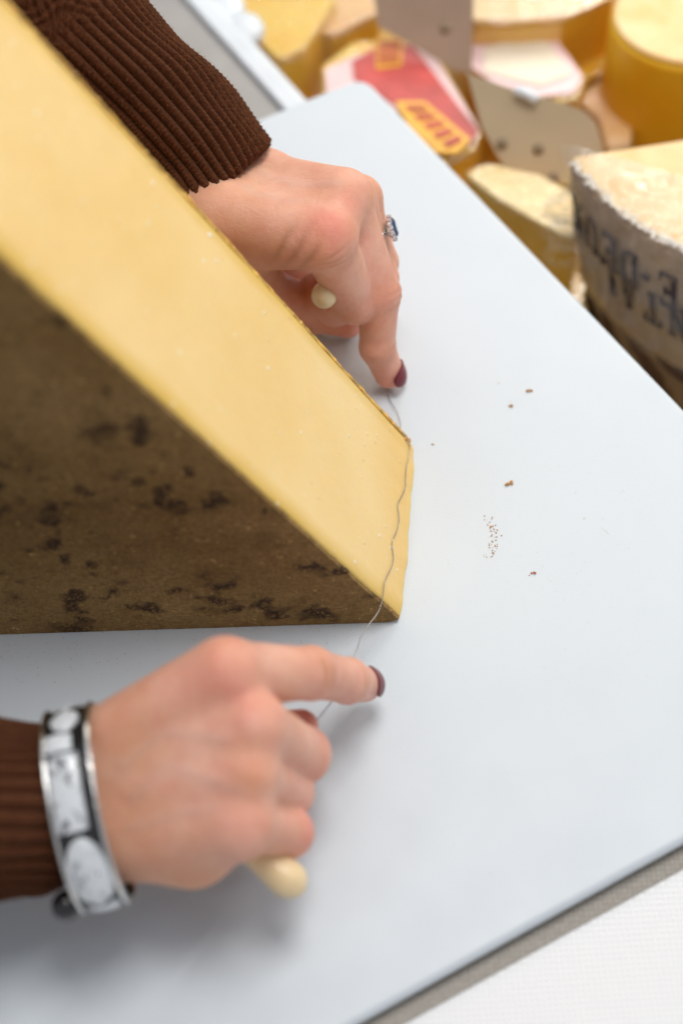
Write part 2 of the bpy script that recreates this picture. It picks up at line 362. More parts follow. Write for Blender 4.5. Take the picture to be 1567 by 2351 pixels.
M_white = simple('label_white', (.82, .74, .70), .4, .05, 30); M_yel = simple('label_yellow', (.86, .46, .06), .4, .1, 60); M_creamlab = simple('label_cream', (.84, .75, .60), .4, .06, 30)
e = chunk('cheese_package', [(735, 150), (810, 92), (985, 88), (1105, 300), (1085, 345), (960, 400), (860, 330), (740, 230)], -.050, .075, M_gold, M_ochre, 'cheese package with red and pink paper label behind the rounded board corner', 'cheese', group=G)
zt = -.0470
sheet('label', e, [(745, 158), (812, 128), (900, 100), (985, 105), (1100, 298), (1082, 330), (1040, 330), (900, 250), (750, 220)], zt, M_pink)
o = sheet('label_band', e, [(808, 140), (870, 104), (948, 104), (1012, 190), (1096, 300), (1078, 328), (1040, 320), (900, 236), (812, 180)], zt+.0010, M_red, .0012); tag(o, 'red band of the paper label')
def textlines(parent, pts, z, mat, n, lab=None):
    a, b, c, d = [P(x, y, z) for x, y in pts]; ps = []
    for i in range(n):
        u0, u1 = (i+.15)/n, (i+.72)/n; x = 0
        while x < .97:
            w = random.uniform(.05, .16); x1 = min(1, x+w)
            q = [a*(1-x)*(1-u0)+b*x*(1-u0)+d*(1-x)*u0+c*x*u0 for x, u0 in ((x, u0), (x1, u0), (x1, u1), (x, u1))]
            V, Fc = prism([p[:2] for p in q], z-.0003, z+.0003); ps.append((V, Fc)); x = x1+.03
    V, Fc = merge(ps); o = mesh_obj('print_lines', V, Fc, mat, parent, smooth=False); return o
sheet('label_patch', e, [(862, 88), (925, 84), (922, 150), (862, 158)], zt+.0020, M_yel)
textlines(e, [(868, 95), (920, 92), (917, 146), (867, 150)], zt+.0026, M_red, 5)
sheet('label_patch', e, [(905, 232), (975, 232), (1080, 320), (1050, 352), (1000, 350), (940, 290)], zt+.0020, M_yel)
textlines(e, [(925, 240), (968, 240), (1068, 325), (1035, 345)], zt+.0026, M_red, 5)
# grey brown price plates
def plate(pts, z, mat, lab, clip=None, holes=(), tilt=.0):
    c = np.array([P(x, y, z) for x, y in pts]); e = empty('price_plate', tuple(c.mean(0)*[1, 1, 1]), label=lab, cat='price plate', group='price plates standing among the cheeses')
    # an upright-leaning plate: further corners raised
    m = c.mean(0); w = np.array([ray(x, y) for x, y in pts]); lift = []
    nrm = unit(np.array([-.25, -.85, .70]))
    Q = [Cp+d*(((m-Cp)@nrm)/(d@nrm)) for d in w]
    n = len(Q); V = [q+nrm*.0008 for q in Q]+[q-nrm*.0008 for q in Q]
    Fc = [tuple(range(n)), tuple(range(2*n-1, n-1, -1))]+[(i, i+n, (i+1) % n+n, (i+1) % n) for i in range(n)]
    o = mesh_obj('plate', V, Fc, mat, e, smooth=False)
    bm = bmesh.new(); bm.from_mesh(o.data); bmesh.ops.recalc_face_normals(bm, faces=bm.faces); bm.to_mesh(o.data); bm.free()
    def at(x, y, l): d = ray(x, y); return Cp+d*(((m-Cp)@nrm)/(d@nrm))+nrm*l
    for x, y in holes:
        V, Fc = sweep(np.array([at(x, y, .0005), at(x, y, .0016)]), .0032, 20); mesh_obj('rivet', V, Fc, M_rivet, e)
    if clip:
        V, Fc = sweep(spline([at(clip[0]-22, clip[1]-8, .002), at(clip[0], clip[1]-2, .004), at(clip[0]+24, clip[1]+12, .003)], 14), .0032, 12)
        mesh_obj('clip', V, Fc, M_clip, e)
    return e
M_pl1 = simple('plate_brown', (.40, .28, .20), .35, .12, 18); M_pl2 = simple('plate_beige', (.54, .42, .27), .35, .12, 14)
M_rivet = simple('rivet_dark', (.28, .20, .12), .4); M_clip = simple('clip_white', (.80, .84, .88), .2, .05, 30, coat=.6)
plate([(850, -60), (1088, -60), (1082, 170), (1040, 160), (960, 112), (868, 62)], -.03, M_pl1, 'grey brown price plate at the top edge of the picture, above the red label', holes=((1022, 64),))
plate([(1072, 168), (1180, 205), (1300, 240), (1345, 258), (1368, 285), (1385, 345), (1330, 420), (1250, 420), (1165, 400), (1105, 290)], -.035, M_pl2, 'beige price plate with a small white clip, left of the stamped cheese', clip=(1208, 216), holes=((1152, 330), (1235, 342), (1270, 408)))
# pack with pink and cream label
e = chunk('cheese_package', [(1075, 75), (1250, 50), (1345, 180), (1325, 225), (1240, 250), (1080, 150)], -.052, .075, M_gold, M_ochre, 'cheese package with a pink edged cream label, between the two price plates', 'cheese', group=G, r=.004)
sheet('label', e, [(1070, 82), (1248, 54), (1338, 176), (1318, 212), (1190, 228), (1075, 150)], -.0490, M_pink, .003)
sheet('label_centre', e, [(1110, 110), (1235, 72), (1310, 170), (1240, 196), (1110, 165)], -.0480, M_creamlab, .003)
# ochre pieces and the tall cheese
chunk('cheese_block', [(1060, -160), (1400, -170), (1410, -10), (1290, 40), (1190, 48), (1075, 48)], -.030, .10, M_cream, M_ochre, 'long ochre cheese block with pale top at the upper edge, behind the cream labelled package', 'cheese', group=G, bev=.002)
chunk('cheese_block', [(1255, 60), (1410, 10), (1440, 150), (1380, 170), (1330, 190)], -.075, .05, M_ochre, M_ochre, 'shaded ochre cheese chunk left of the tall round cheese', 'cheese', group=G, bev=.002)
chunk('cheese_block', [(1320, 225), (1400, 165), (1450, 190), (1450, 330), (1395, 350), (1370, 270)], -.075, .05, M_peach, M_gold, 'small peach coloured cheese piece under the tall round cheese, beside the beige plate', 'cheese', group=G, bev=.002, filmm=M_film2)
cc = P(1580, 35, -.02); rr = np.linalg.norm(P(1413, -8, -.02)-cc)
e = empty('round_cheese', (cc[0], cc[1], -.12), label='tall round ochre cheese with a flat pale top at the upper right corner', cat='cheese', group=G)
a_ = np.linspace(0, 2*pi, 97)[:-1]
V, Fc = prism([(cc[0]+rr*cos(t), cc[1]+rr*sin(t)) for t in a_], -.12, -.0225); o = mesh_obj('rind', V, Fc, M_ochre, e, smooth=False); bevel_mod(o, .004)
V, Fc = prism([(cc[0]+(rr-.0015)*cos(t), cc[1]+(rr-.0015)*sin(t)) for t in a_], -.023, -.020); o = mesh_obj('top_face', V, Fc, M_cream, e, smooth=False); bevel_mod(o, .002)
# yellow wrapped wedge close to the board
e = chunk('cheese_block', [(1062, 395), (1120, 372), (1240, 400), (1315, 440), (1330, 560), (1250, 520), (1130, 450)], -.045, .075, M_pale, M_ochre, 'pale yellow wrapped wedge with ochre side lying close to the board edge', 'cheese', group=G, filmm=M_film2, bev=.004)
chunk('cheese_block', [(880, 250), (1075, 340), (1120, 440), (1340, 640), (1360, 760), (1260, 700), (900, 400)], -.085, .040, M_gold, M_gold, 'flat golden wrapped cheese lying lowest in the case along the board edge', 'cheese', group=G, filmm=M_film)
# wrapped wedge with printed rind
A3 = [P(x, y, 0)[:2] for x, y in ((1312, 365), (1400, 470), (1567, 575))]
Mx = np.array([A3[1]-A3[0], A3[2]-A3[0]])*2; rv = np.array([A3[1]@A3[1]-A3[0]@A3[0], A3[2]@A3[2]-A3[0]@A3[0]]); oc = np.linalg.solve(Mx, rv); RR = np.linalg.norm(oc-A3[0])
phi0 = math.atan2(*(A3[0]-oc)[::-1]); phi0 += 2*pi if phi0 < 0 else 0
phi1 = phi0+radians(125); HH = .072
lean = (P(1334, 640, -HH)-np.array([*A3[0], 0])); lean = np.array([lean[0], lean[1], 0])/HH
def rindpt(phi, h, off=0):      # h: depth below the top face
    bulge = .0022*sin(min(1, max(0, h/HH))*pi)
    q = np.array([oc[0]+(RR+off+bulge)*cos(phi), oc[1]+(RR+off+bulge)*sin(phi), 0.0]); return q+lean*h-np.array([0, 0, h])
e = empty('cheese_wedge', (oc[0], oc[1], -HH), label='film wrapped cheese with lettering stamped on its grey brown rind, beside the board', cat='cheese', group=G)
N = NT('printed_rind'); v = N.coord(); c = N.ramp(N.noise(v, 45, 5, .65, .4), [(.3, (.34, .225, .14)), (.7, (.60, .45, .30))])
c = N.mix(N.ramp(N.noise(N.coord('Object', (1, 1, .35)), 160, 4, .7), [(.55, 0), (.72, .5)]), c, (.76, .66, .56))
N.P(color=c, rough=.75); N.bump(N.noise(v, 200, 5, .7), .0015); M_prind = N.m
ns, nh = 90, 14; V = []; Fc = []
for i in range(ns+1):
    for j in range(nh+1): V.append(rindpt(phi0+(phi1-phi0)*i/ns, .0015+(HH-.0015)*j/nh, .0006*sin(i*1.3+j)+rng.normal(0, .0003)))
for i in range(ns):
    for j in range(nh): a = i*(nh+1)+j; Fc.append((a, a+1, a+nh+2, a+nh+1))
k0 = len(V)
for i in range(ns+1):
    for j in (0, nh): V.append(rindpt(phi0+(phi1-phi0)*i/ns, .0015+(HH-.0015)*j/nh, -.006))
for i in range(ns):
    a = k0+i*2; Fc += [(a, a+2, a+3, a+1)]; b = i*(nh+1); Fc += [(b, b+nh+1, a+2, a), (b+nh, a+1, a+3, b+nh+nh+1)]
for i in (0, ns): Fc.append((i*(nh+1), i*(nh+1)+nh, k0+i*2+1, k0+i*2) if i == 0 else (i*(nh+1)+nh, i*(nh+1), k0+i*2, k0+i*2+1))
rd = mesh_obj('rind', V, Fc, M_prind, e)
tipc = np.array([*P(1760, 296, 0)[:2], 0]); top = [rindpt(phi0+(phi1-phi0)*i/60, 0, -.0005) for i in range(61)]+[tipc+[.05, -.02, 0], tipc]
bot = [p+lean*HH-np.array([0, 0, HH]) for p in top]; n = len(top)
top = [p+np.array([0, 0, .0008]) for p in top]
V = top+bot; Fc = [tuple(range(n)), tuple(range(2*n-1, n-1, -1))]+[(i, i+n, (i+1) % n+n, (i+1) % n) for i in range(n)]
o = mesh_obj('paste', V, Fc, M_cream, e, smooth=False); bm = bmesh.new(); bm.from_mesh(o.data); bmesh.ops.recalc_face_normals(bm, faces=bm.faces); bm.to_mesh(o.data); bm.free()
ps = []
for i in range(420):
    t = rng.uniform(0, 1); q = rindpt(phi0+(phi1-phi0)*t, 0, rng.normal(-.0008, .0011)); ps.append(ico(q+np.array([0, 0, .0006]), rng.uniform(.0006, .0013), 1, (1.3, 1.3, .6), .3))
V, Fc = merge(ps); mesh_obj('crust_edge', V, Fc, simple('crust_white', (.72, .66, .58), .6, .15, 300), rd, smooth=False)
# stamped letters: strokes in a unit box, slab serifs; (x0, y0, x1, y1, width)
TK, TN = .17, .07
def ser(x, y, w=.30): return (x-w/2, y, x+w/2, y, .06)
LET = {
 'E': [(.16, 0, .16, 1, TK), (.02, .97, .66, .97, TN), (.02, .03, .68, .03, TN), (.2, .52, .5, .52, TN), (.65, .78, .65, 1, .06), (.67, 0, .67, .24, .06), (.5, .4, .5, .64, .05)],
 'D': [(.16, 0, .16, 1, TK), (.02, .97, .4, .97, TN), (.02, .03, .4, .03, TN), (.4, .97, .6, .85, .11), (.6, .86, .68, .65, .15), (.68, .66, .68, .34, .17), (.68, .35, .6, .14, .15), (.6, .15, .4, .03, .11)],
 'U': [(.17, 1, .17, .3, TK), (.17, .32, .27, .1, .15), (.26, .1, .42, .03, .1), (.42, .03, .58, .1, .08), (.58, .1, .64, .3, TN), (.64, .3, .64, 1, TN), ser(.17, .97), ser(.64, .97)],
 'X': [(.12, 1, .62, 0, TK), (.62, 1, .10, 0, TN), ser(.13, .97), ser(.62, .97), ser(.1, .03), ser(.62, .03)],
 'L': [(.16, 0, .16, 1, TK), ser(.16, .97), (.02, .03, .64, .03, TN), (.64, 0, .64, .26, .06)],
 'A': [(.36, 1, .66, 0, TK), (.36, 1, .08, 0, TN), (.18, .34, .56, .34, TN), ser(.08, .03, .24), ser(.66, .03, .28)],
 'T': [(.36, 0, .36, 1, TK), (.04, .97, .68, .97, TN), (.04, .75, .04, 1, .06), (.68, .75, .68, 1, .06), ser(.36, .03)],
 'N': [(.12, 0, .12, 1, TN), (.10, 1, .62, 0, TK), (.62, 0, .62, 1, TN), ser(.12, .03), ser(.62, .97), ser(.06, .97, .2)],
 'R': [(.16, 0, .16, 1, TK), (.02, .97, .4, .97, TN), ser(.16, .03), (.4, .97, .58, .85, .1), (.58, .86, .58, .66, .15), (.58, .66, .4, .52, .1), (.16, .5, .42, .5, TN), (.36, .5, .66, .0, TK)],
 'C': [(.62, .74, .62, 1, .05), (.6, .84, .4, .98, .07), (.4, .97, .2, .82, .12), (.2, .83, .13, .5, TK), (.13, .5, .2, .17, TK), (.2, .18, .4, .03, .12), (.4, .03, .64, .2, .07)],
 '-': [(.16, .44, .44, .44, .16)]}
M_ink = simple('stamp_ink', (.055, .035, .045), .7, .4, 300)
def inv(px, py):
    best = None
    for a in np.linspace(phi0, phi1, 160):
        for h in np.linspace(0, HH, 60):
            q = rindpt(a, h)-Cp; u = 783.5+FPX*(q@Rt)/(q@Fw); w = 1175.5-FPX*(q@Up)/(q@Fw); dd = (u-px)**2+(w-py)**2
            if best is None or dd < best[0]: best = (dd, a, h)
    return best[1], best[2]
def word(txt, px, py, size, adv, name='lettering'):
    a, h = inv(px, py); ps = []; s = 0.0
    for ch in txt:
        for (x0, y0, x1, y1, w) in LET[ch]:
            d = np.array([x1-x0, y1-y0]); L = np.linalg.norm(d); d = d/L; nn = np.array([-d[1], d[0]])*w/2; m = 6; V = []
            for off in (.0021, .0008):
                for i in range(m+1):
                    c = np.array([x0, y0])+d*L*i/m
                    for sg in (-1, 1):
                        q = c+nn*sg      # letters stand upside down: x runs towards smaller angle, y downwards
                        V.append(rindpt(a-(s+q[0]*size*.82)/RR, h+q[1]*size, off))
            n0 = 2*(m+1); Fc = []
            for i in range(m): b = 2*i; Fc += [(b, b+1, b+3, b+2), (b+n0, b+n0+2, b+n0+3, b+n0+1), (b, b+2, b+n0+2, b+n0), (b+1, b+n0+1, b+n0+3, b+3)]
            Fc += [(0, n0, n0+1, 1), (n0-2, n0-1, 2*n0-1, 2*n0-2)]
            ps.append((V, Fc))
        s += adv*size*(.62 if ch == '-' else 1)
    V, Fc = merge(ps); o = mesh_obj(name, V, Fc, M_ink, rd, smooth=False); return o
word('ENTRE-DEUX'[-6:], 1562, 640, .0185, .80)
word('NTAL', 1578, 715, .0185, .84)
V = []; Fc = []      # film: a loose skin round the rind and over the top
ns, nh = 70, 18
for i in range(ns+1):
    a = phi0-.10+(phi1-phi0+.10)*i/ns
    for j in range(nh+1):
        h = HH*j/nh; w = .0028+.0008*sin(i*.9+j*1.7)+.0010*sin(i*.37-j*.6)+rng.normal(0, .0002); V.append(rindpt(a, h, w))
for i in range(ns):
    for j in range(nh): a = i*(nh+1)+j; Fc.append((a, a+1, a+nh+2, a+nh+1))
k0 = len(V); NR = 10
for i in range(ns+1):
    a = phi0-.10+(phi1-phi0+.10)*i/ns; p0 = V[i*(nh+1)]
    for j in range(1, NR+1):
        q = np.array(p0)*(1-j/NR)+(tipc*.45+top[30]*[.55, .55, 0])*(j/NR); V.append(q+np.array([0, 0, .0024+rng.normal(0, .0003)]))
for i in range(ns):
    for j in range(NR):
        a = i*(nh+1) if j == 0 else k0+i*NR+j-1; b = (i+1)*(nh+1) if j == 0 else k0+(i+1)*NR+j-1; Fc.append((a, b, k0+(i+1)*NR+j, k0+i*NR+j))
mesh_obj('wrap', V, Fc, M_film2, e)
# gathered film at the near left corner of that wrap
ps = []
for k in range(9):
    q0 = P(1318+k*2, 420+k*22, -.012-.004*k); q1 = P(1262-10*(k % 3), 455+k*17, -.03-.003*k); mid = (q0+q1)/2+np.array([0, -.003, .004*math.sin(k*2)])
    pth = spline([q0, mid, q1], 12); V = []
    for i, p in enumerate(pth):
        for j in range(5): V.append(p+np.array([.0015*sin(i+k), .001*cos(j*2+k), (j-2)*.0016+.0012*sin(j*3+i*.8+k)]))
    Fc = [(i*5+j, i*5+j+1, i*5+j+6, i*5+j+5) for i in range(11) for j in range(4)]; ps.append((V, Fc))
V, Fc = merge(ps); mesh_obj('wrap_gather', V, Fc, M_film2, e)
# dark wheel under it
M_dark = None
N = NT('dark_rind'); v = N.coord(); wv = N.n('ShaderNodeTexWave'); wv.wave_type = 'RINGS'; N.set(wv, Vector=v, Scale=14.0, Distortion=9.0, Detail=3.0)
N.P(color=N.mix(N.ramp(wv.outputs['Fac'], [(.6, 0), (.85, 1)]), (.085, .038, .022), (.26, .17, .095)), rough=.6); N.bump(wv.outputs['Fac'], .001); M_dark = N.m
e = empty('round_cheese', (oc[0], oc[1], -.128), label='dark brown patterned cheese half hidden under the cheese with stamped rind', cat='cheese', group=G)
pp = [rindpt(phi0+(phi1-phi0)*i/50, HH, -.001) for i in range(51)]; poly = [p[:2]+np.array([.002, -.0]) for p in pp]+[np.array([oc[0]+.12, oc[1]-.02]), np.array([oc[0]+.05, oc[1]+.1])]
V, Fc = prism(poly, -.112, -HH-.002); mesh_obj('rind', V, Fc, M_dark, e, smooth=False)
poly = [p+np.array([.004, .003]) for p in poly]; V, Fc = prism(poly, -.128, -.1125); mesh_obj('base_rind', V, Fc, M_ochre, e, smooth=False)

# ================================================================== CHEESE WEDGE
T1 = P(921, 1419); B0 = P(0, 1448); T2 = P(946, 1024)
ex = unit(B0-T1); ey = np.array([ex[1], -ex[0], 0]);
if ey[1] < 0: ey = -ey
wedge = empty('cheese_wedge', tuple(T1), label='large pale yellow cheese wedge with spotted brown rind, its tip under the wire', cat='cheese')
wedge.rotation_euler = (0, 0, math.atan2(ex[1], ex[0]))
# local frame: x along the base away from the tip, y: use right-handed -> local y = z x ex
ly = np.cross((0, 0, 1), ex); sgn = 1 if ly@ey > 0 else -1      # sgn -1: thickness runs along local -y
skew = (T2-T1)@ex; th = (T2-T1)@ey
AN = radians(61.2); RADW = .275
def n2(t, k=1.0): return sin(t*1.0*k)+.6*sin(t*2.3*k+1.1)+.35*sin(t*5.1*k+2.7)+.2*sin(t*11.3*k+.4)
def tipx(vv):   # x of the tip edge, wavy
    return skew*vv
def tipwave(vv, rr): return (.0005*n2(vv*5)-.0012*sin(vv*pi))*math.exp(-rr/.012)-.0045*math.exp(-((vv-.93)/.08)**2)*0
def wloc(x, vv, z): return (x, sgn*vv*th, z)
def mesh_local(name, V, Fc, mat, parent, smooth=True):
    o = mesh_obj(name, np.array(V)+np.array(parent.location), Fc, mat, parent, smooth); return o
NV, NU = 60, 120
V = []; idx = {}
nose = .0011
for j in range(NV+1):
    vv = j/NV; x0 = tipx(vv)
    for i in range(NU+1):         # sloping cut face from nose up to the outer rind
        t = (i/NU)**1.5; rr = t*RADW
        x = x0+tipwave(vv, rr)+rr*cos(AN); z = nose+rr*sin(AN)
        sag = .00008*n2(rr*9+vv*1.5)*min(1, rr/.03)+.00015*sin(vv*4+rr*30)
        # rounded lips near both flat rinds
        e = min(vv, 1-vv)*th
        sag -= .0006*math.exp(-(e/.0015)**2)
        V.append(wloc(x-sag*sin(AN)*1.0, vv, z+sag*cos(AN)))
Fc = []
W1 = NU+1
for j in range(NV):
    for i in range(NU): a = j*W1+i; Fc.append((a, a+1, a+W1+1, a+W1))
# bottom edge strip (base line on the board), outer arc
base = len(V); NA = 14
for j in range(NV+1):
    vv = j/NV; x0 = tipx(vv)
    V.append(wloc(x0+tipwave(vv, 0)+.0006, vv, .0002))
    for k in range(1, NA+1):
        a = AN*k/NA; bulge = 0
        V.append(wloc(x0+RADW*cos(a) if k < NA else x0+RADW*cos(a), vv, nose*(k/NA)+RADW*sin(a) if k < NA else nose+RADW*sin(AN)))
    V.append(wloc(x0+RADW, vv, .0002))
BW = NA+2
for j in range(NV):
    a = base+j*BW; b = a+BW
    Fc.append((j*W1, j*W1+W1, b, a))                                  # nose
    Fc.append((a, b, b+BW-1, a+BW-1))                                 # base on the board
    Fc.append((a+BW-1, b+BW-1, b+1, a+1))
    for k in range(1, NA): Fc.append((a+k, b+k, b+k+1, a+k+1))
for j in (0, NV):
    ring = [j*W1+i for i in range(NU+1)]; a = base+j*BW
    poly = ring[::-1]+[a]+[a+BW-1]+[a+k for k in range(1, NA)]
    Fc.append(tuple(poly if j == 0 else poly[::-1]))
paste = mesh_local('paste', V, Fc, M_paste, wedge, smooth=True)
bm = bmesh.new(); bm.from_mesh(paste.data); bmesh.ops.recalc_face_normals(bm, faces=bm.faces); bm.to_mesh(paste.data); bm.free()
# flat rinds: plates with ragged cut edges
def rind_plate(name, v0, v1, mat, inset, jag, seed, parent=wedge):
    r = random.Random(seed); pts = []
    n = 330
    for i in range(n):
        t = i/n; rr = (.0015+t*RADW)
        j = jag*(.35*n2(rr*260+seed, 1)+.3*n2(rr*700+seed, 1)+r.uniform(-.35, .35)+(2.0 if r.random() < .04 else 0)*r.uniform(.3, 1))
        off = -inset+j*.6+.00016*n2(rr*38+seed)
        pts.append((rr*cos(AN)-off*sin(AN), nose+rr*sin(AN)+off*cos(AN)))
    for k in range(0, 13): a = AN*(1-k/12); pts.append(((RADW+.0005)*cos(a), (RADW+.0005)*sin(a)+.0003))
    for i in range(60):
        t = 1-i/60; pts.append((.001+t*(RADW-.002), .00015+abs(r.gauss(0, .00012))))
    V = []; m = len(pts)
    for vv in (v0, v1):
        for (x, z) in pts: V.append(wloc(x+skew*vv, vv, z))
    Fc = [tuple(range(m)), tuple(range(2*m-1, m-1, -1))]+[(i, i+m, (i+1) % m+m, (i+1) % m) for i in range(m)]
    o = mesh_local(name, V, Fc, mat, parent, smooth=False)
    bm = bmesh.new(); bm.from_mesh(o.data); bmesh.ops.recalc_face_normals(bm, faces=bm.faces); bm.to_mesh(o.data); bm.free()
    return o
tag(rind_plate('rind', -.022, -.0005, M_rind, .0003, .0004, 3), label='brown rind face mottled with dark mould spots')
tag(rind_plate('rind', 1.0002, 1.018, M_rind_edge, .0003, .0004, 8), label='thin amber far rind seen as a chipped edge')
# curved outer rind
V = []; Fc = []
for k in range(NA+1):
    a = AN*k/NA
    for (rr, vv) in ((RADW+.0006, -.022), (RADW+.004, -.02), (RADW+.004, 1.02), (RADW+.0006, 1.022)):
        V.append(wloc(skew*vv+rr*cos(a), vv, .0003+rr*sin(a)))
for k in range(NA):
    for q in range(4): a = k*4+q; b = k*4+(q+1) % 4; Fc.append((a, b, b+4, a+4))
Fc += [(0, 3, 2, 1), (NA*4, NA*4+1, NA*4+2, NA*4+3)]
mesh_local('outer_rind', V, Fc, M_rind, wedge, smooth=False)
# crumbly torn corner where the wire bites in
cr = []
for i in range(26):
    q = np.array(wloc(skew+.0035+rng.normal(0, .0016), .985+rng.normal(0, .012), .0045+rng.normal(0, .0015)))
    cr.append(ico(q, rng.uniform(.0004, .0010), 1, (1, 1, 1), .3))
V, Fc = merge(cr); mesh_local('torn_corner', V, Fc, simple('torn_paste', (.72, .45, .26), .6, .25, 300), wedge, smooth=False)

from mathutils.bvhtree import BVHTree
_Rz = Matrix.Rotation(wedge.rotation_euler[2], 4, 'Z'); _W = Matrix.Translation(Vector(T1)) @ _Rz
_bv = BVHTree.FromPolygons([_W @ v.co for v in paste.data.vertices], [tuple(p.vertices) for p in paste.data.polygons])
def on_slope(x, y, lift=.0003):
    h, nr, i, d = _bv.ray_cast(Vector(Cp), Vector(ray(x, y)))
    if h is None: return P(x, y, .003)
    nr = nr if nr.z > 0 else -nr
    return np.array(h)+np.array(nr)*lift
# ================================================================== CRUMBS ON THE BOARD
M_crumb = simple('crumb_brown', (.46, .22, .05), .7, .5, 900); M_crumb2 = simple('crumb_red', (.42, .13, .08), .7, .4, 900)
def crumb(px, py, r, sc, lab, m=M_crumb, k=4):
    c = P(px, py, 0); ps = [ico(c+np.array([rng.normal(0, r*.8), rng.normal(0, r*.5), r*.4]), r*rng.uniform(.4, .8), 1, sc, .3) for _ in range(k)]
    V, Fc = merge(ps); o = mesh_obj('cheese_crumb', V, Fc, m, smooth=False)
    tag(o, lab, 'crumb', 'cheese crumbs lying on the white board')
crumb(1210, 897, .0011, (1.3, .8, .5), 'brown crumb nearest to the display case, the widest of the crumbs on the board')
crumb(1173, 933, .0009, (1.6, .6, .4), 'thin flat brown crumb just below the widest crumb', k=3)
crumb(1168, 1112, .0012, (.9, 1, .6), 'notched golden brown crumb lying alone in the middle of the board')
crumb(992, 1020, .0006, (1.1, 1, .6), 'tiny brown crumb just right of the torn cheese corner', k=3)
crumb(1227, 1314, .0008, (1, 1, .5), 'reddish crumb lowest of all on the board', M_crumb2)
crumb(1212, 1322, .0004, (1, 1, .5), 'pinhead dark red crumb just left of the lowest reddish crumb', M_crumb2, 2)
crumb(1143, 880, .0004, (1, 1, .5), 'pinhead grey brown crumb above the thin flat crumb', k=2)
ps = []
for i in range(60):
    t = rng.uniform(0, 1); x = 1118+rng.normal(0, 7)+14*sin(t*3); y = 1180+t*100
    ps.append(ico(P(x, y, .0002), rng.uniform(.00010, .00042), 1, (1, 1, .6)))
for i in range(320):
    x = rng.uniform(-20, 860); y = 1432+abs(rng.normal(0, 45)); 
    if x < 300: y += rng.uniform(0, 60)
    ps.append(ico(P(x, y, .0001), rng.uniform(.00005, .00020), 1, (1, 1, .6)))
for i in range(160):
    ps.append(ico(P(rng.uniform(960, 1500), rng.uniform(700, 1600), .0001), rng.uniform(.00004, .00011), 1, (1, 1, .6)))
V, Fc = merge(ps); tag(mesh_obj('crumb_dust', V, Fc, M_crumb), 'fine brown cheese dust scattered over the white board', 'crumbs', kind='stuff')

# ================================================================== HANDS
def smin(a, b, k):
    h = np.maximum(k-np.abs(a-b), 0)/k; return np.minimum(a, b)-h*h*h*k/6
class Sdf:
    def __init__(s, lo, hi, res):
        s.lo = np.array(lo); s.res = res; n = np.ceil((np.array(hi)-s.lo)/res).astype(int)+1; s.n = n
        ax = [s.lo[i]+np.arange(n[i])*res for i in range(3)]
        s.X, s.Y, s.Z = [a.astype(np.float32) for a in np.meshgrid(*ax, indexing='ij', sparse=True)]
    def cap(s, a, b, ra, rb):
        a = np.asarray(a, np.float32); b = np.asarray(b, np.float32); d = b-a; L = float(d@d)+1e-12
        px, py, pz = s.X-a[0], s.Y-a[1], s.Z-a[2]
        t = np.clip((px*d[0]+py*d[1]+pz*d[2])/L, 0, 1).astype(np.float32)
        return np.sqrt((px-t*d[0])**2+(py-t*d[1])**2+(pz-t*d[2])**2)-(ra+t*(rb-ra))
    def ball(s, a, r):
        return np.sqrt((s.X-np.float32(a[0]))**2+(s.Y-np.float32(a[1]))**2+(s.Z-np.float32(a[2]))**2)-r
    def mesh(s, F):
        n = s.n; ins = F < 0; cells = tuple(n-1)
        acc = np.zeros(cells+(3,), np.float32); cnt = np.zeros(cells, np.float32)
        offs = [(i, j, k) for i in (0, 1) for j in (0, 1) for k in (0, 1)]
        def sub(A, o): return A[o[0]:o[0]+cells[0], o[1]:o[1]+cells[1], o[2]:o[2]+cells[2]]
        for o in offs:
            for ax in range(3):
                if o[ax]: continue
                p = list(o); p[ax] = 1; fa, fb = sub(F, o), sub(F, p); cr = (fa < 0) != (fb < 0)
                w = np.where(cr, fa/(fa-fb+1e-20), 0)
                for c in range(3): acc[..., c] += np.where(cr, (w if c == ax else o[c]), 0)
                cnt += cr
        act = cnt > 0; ids = -np.ones(cells, np.int64); ids[act] = np.arange(act.sum())
        I = np.argwhere(act); V = s.lo+(I+acc[act]/cnt[act][:, None])*s.res
        faces = []
        for ax in range(3):
            b, c = (ax+1) % 3, (ax+2) % 3
            sl0 = [slice(None)]*3; sl1 = [slice(None)]*3; sl0[ax] = slice(0, -1); sl1[ax] = slice(1, None)
            A, B = ins[tuple(sl0)], ins[tuple(sl1)]; E = np.argwhere(A != B)
            ok = (E[:, b] > 0) & (E[:, c] > 0) & (E[:, b] < cells[b]) & (E[:, c] < cells[c]); E = E[ok]
            def g(db, dc):
                q = E.copy(); q[:, b] -= db; q[:, c] -= dc; return ids[q[:, 0], q[:, 1], q[:, 2]]
            qd = np.stack([g(1, 1), g(0, 1), g(0, 0), g(1, 0)], -1)
            fl = ~A[E[:, 0], E[:, 1], E[:, 2]]; qd[fl] = qd[fl][:, ::-1]; faces.append(qd)
        Fc = np.concatenate(faces); Fc = Fc[(Fc >= 0).all(1)]
        for _ in range(2):   # light smoothing
            nv = np.zeros_like(V); c2 = np.zeros(len(V))
            for a, b in ((0, 1), (1, 2), (2, 3), (3, 0)):
                np.add.at(nv, Fc[:, a], V[Fc[:, b]]); np.add.at(nv, Fc[:, b], V[Fc[:, a]])
                np.add.at(c2, Fc[:, a], 1); np.add.at(c2, Fc[:, b], 1)
            V = V*.5+.5*nv/c2[:, None]
        return V, Fc
def vnormals(V, Fc):
    n = np.cross(V[Fc[:, 2]]-V[Fc[:, 0]], V[Fc[:, 3]]-V[Fc[:, 1]]); N_ = np.zeros_like(V)
    for k in range(4): np.add.at(N_, Fc[:, k], n)
    return N_/(np.linalg.norm(N_, axis=1)[:, None]+1e-12)
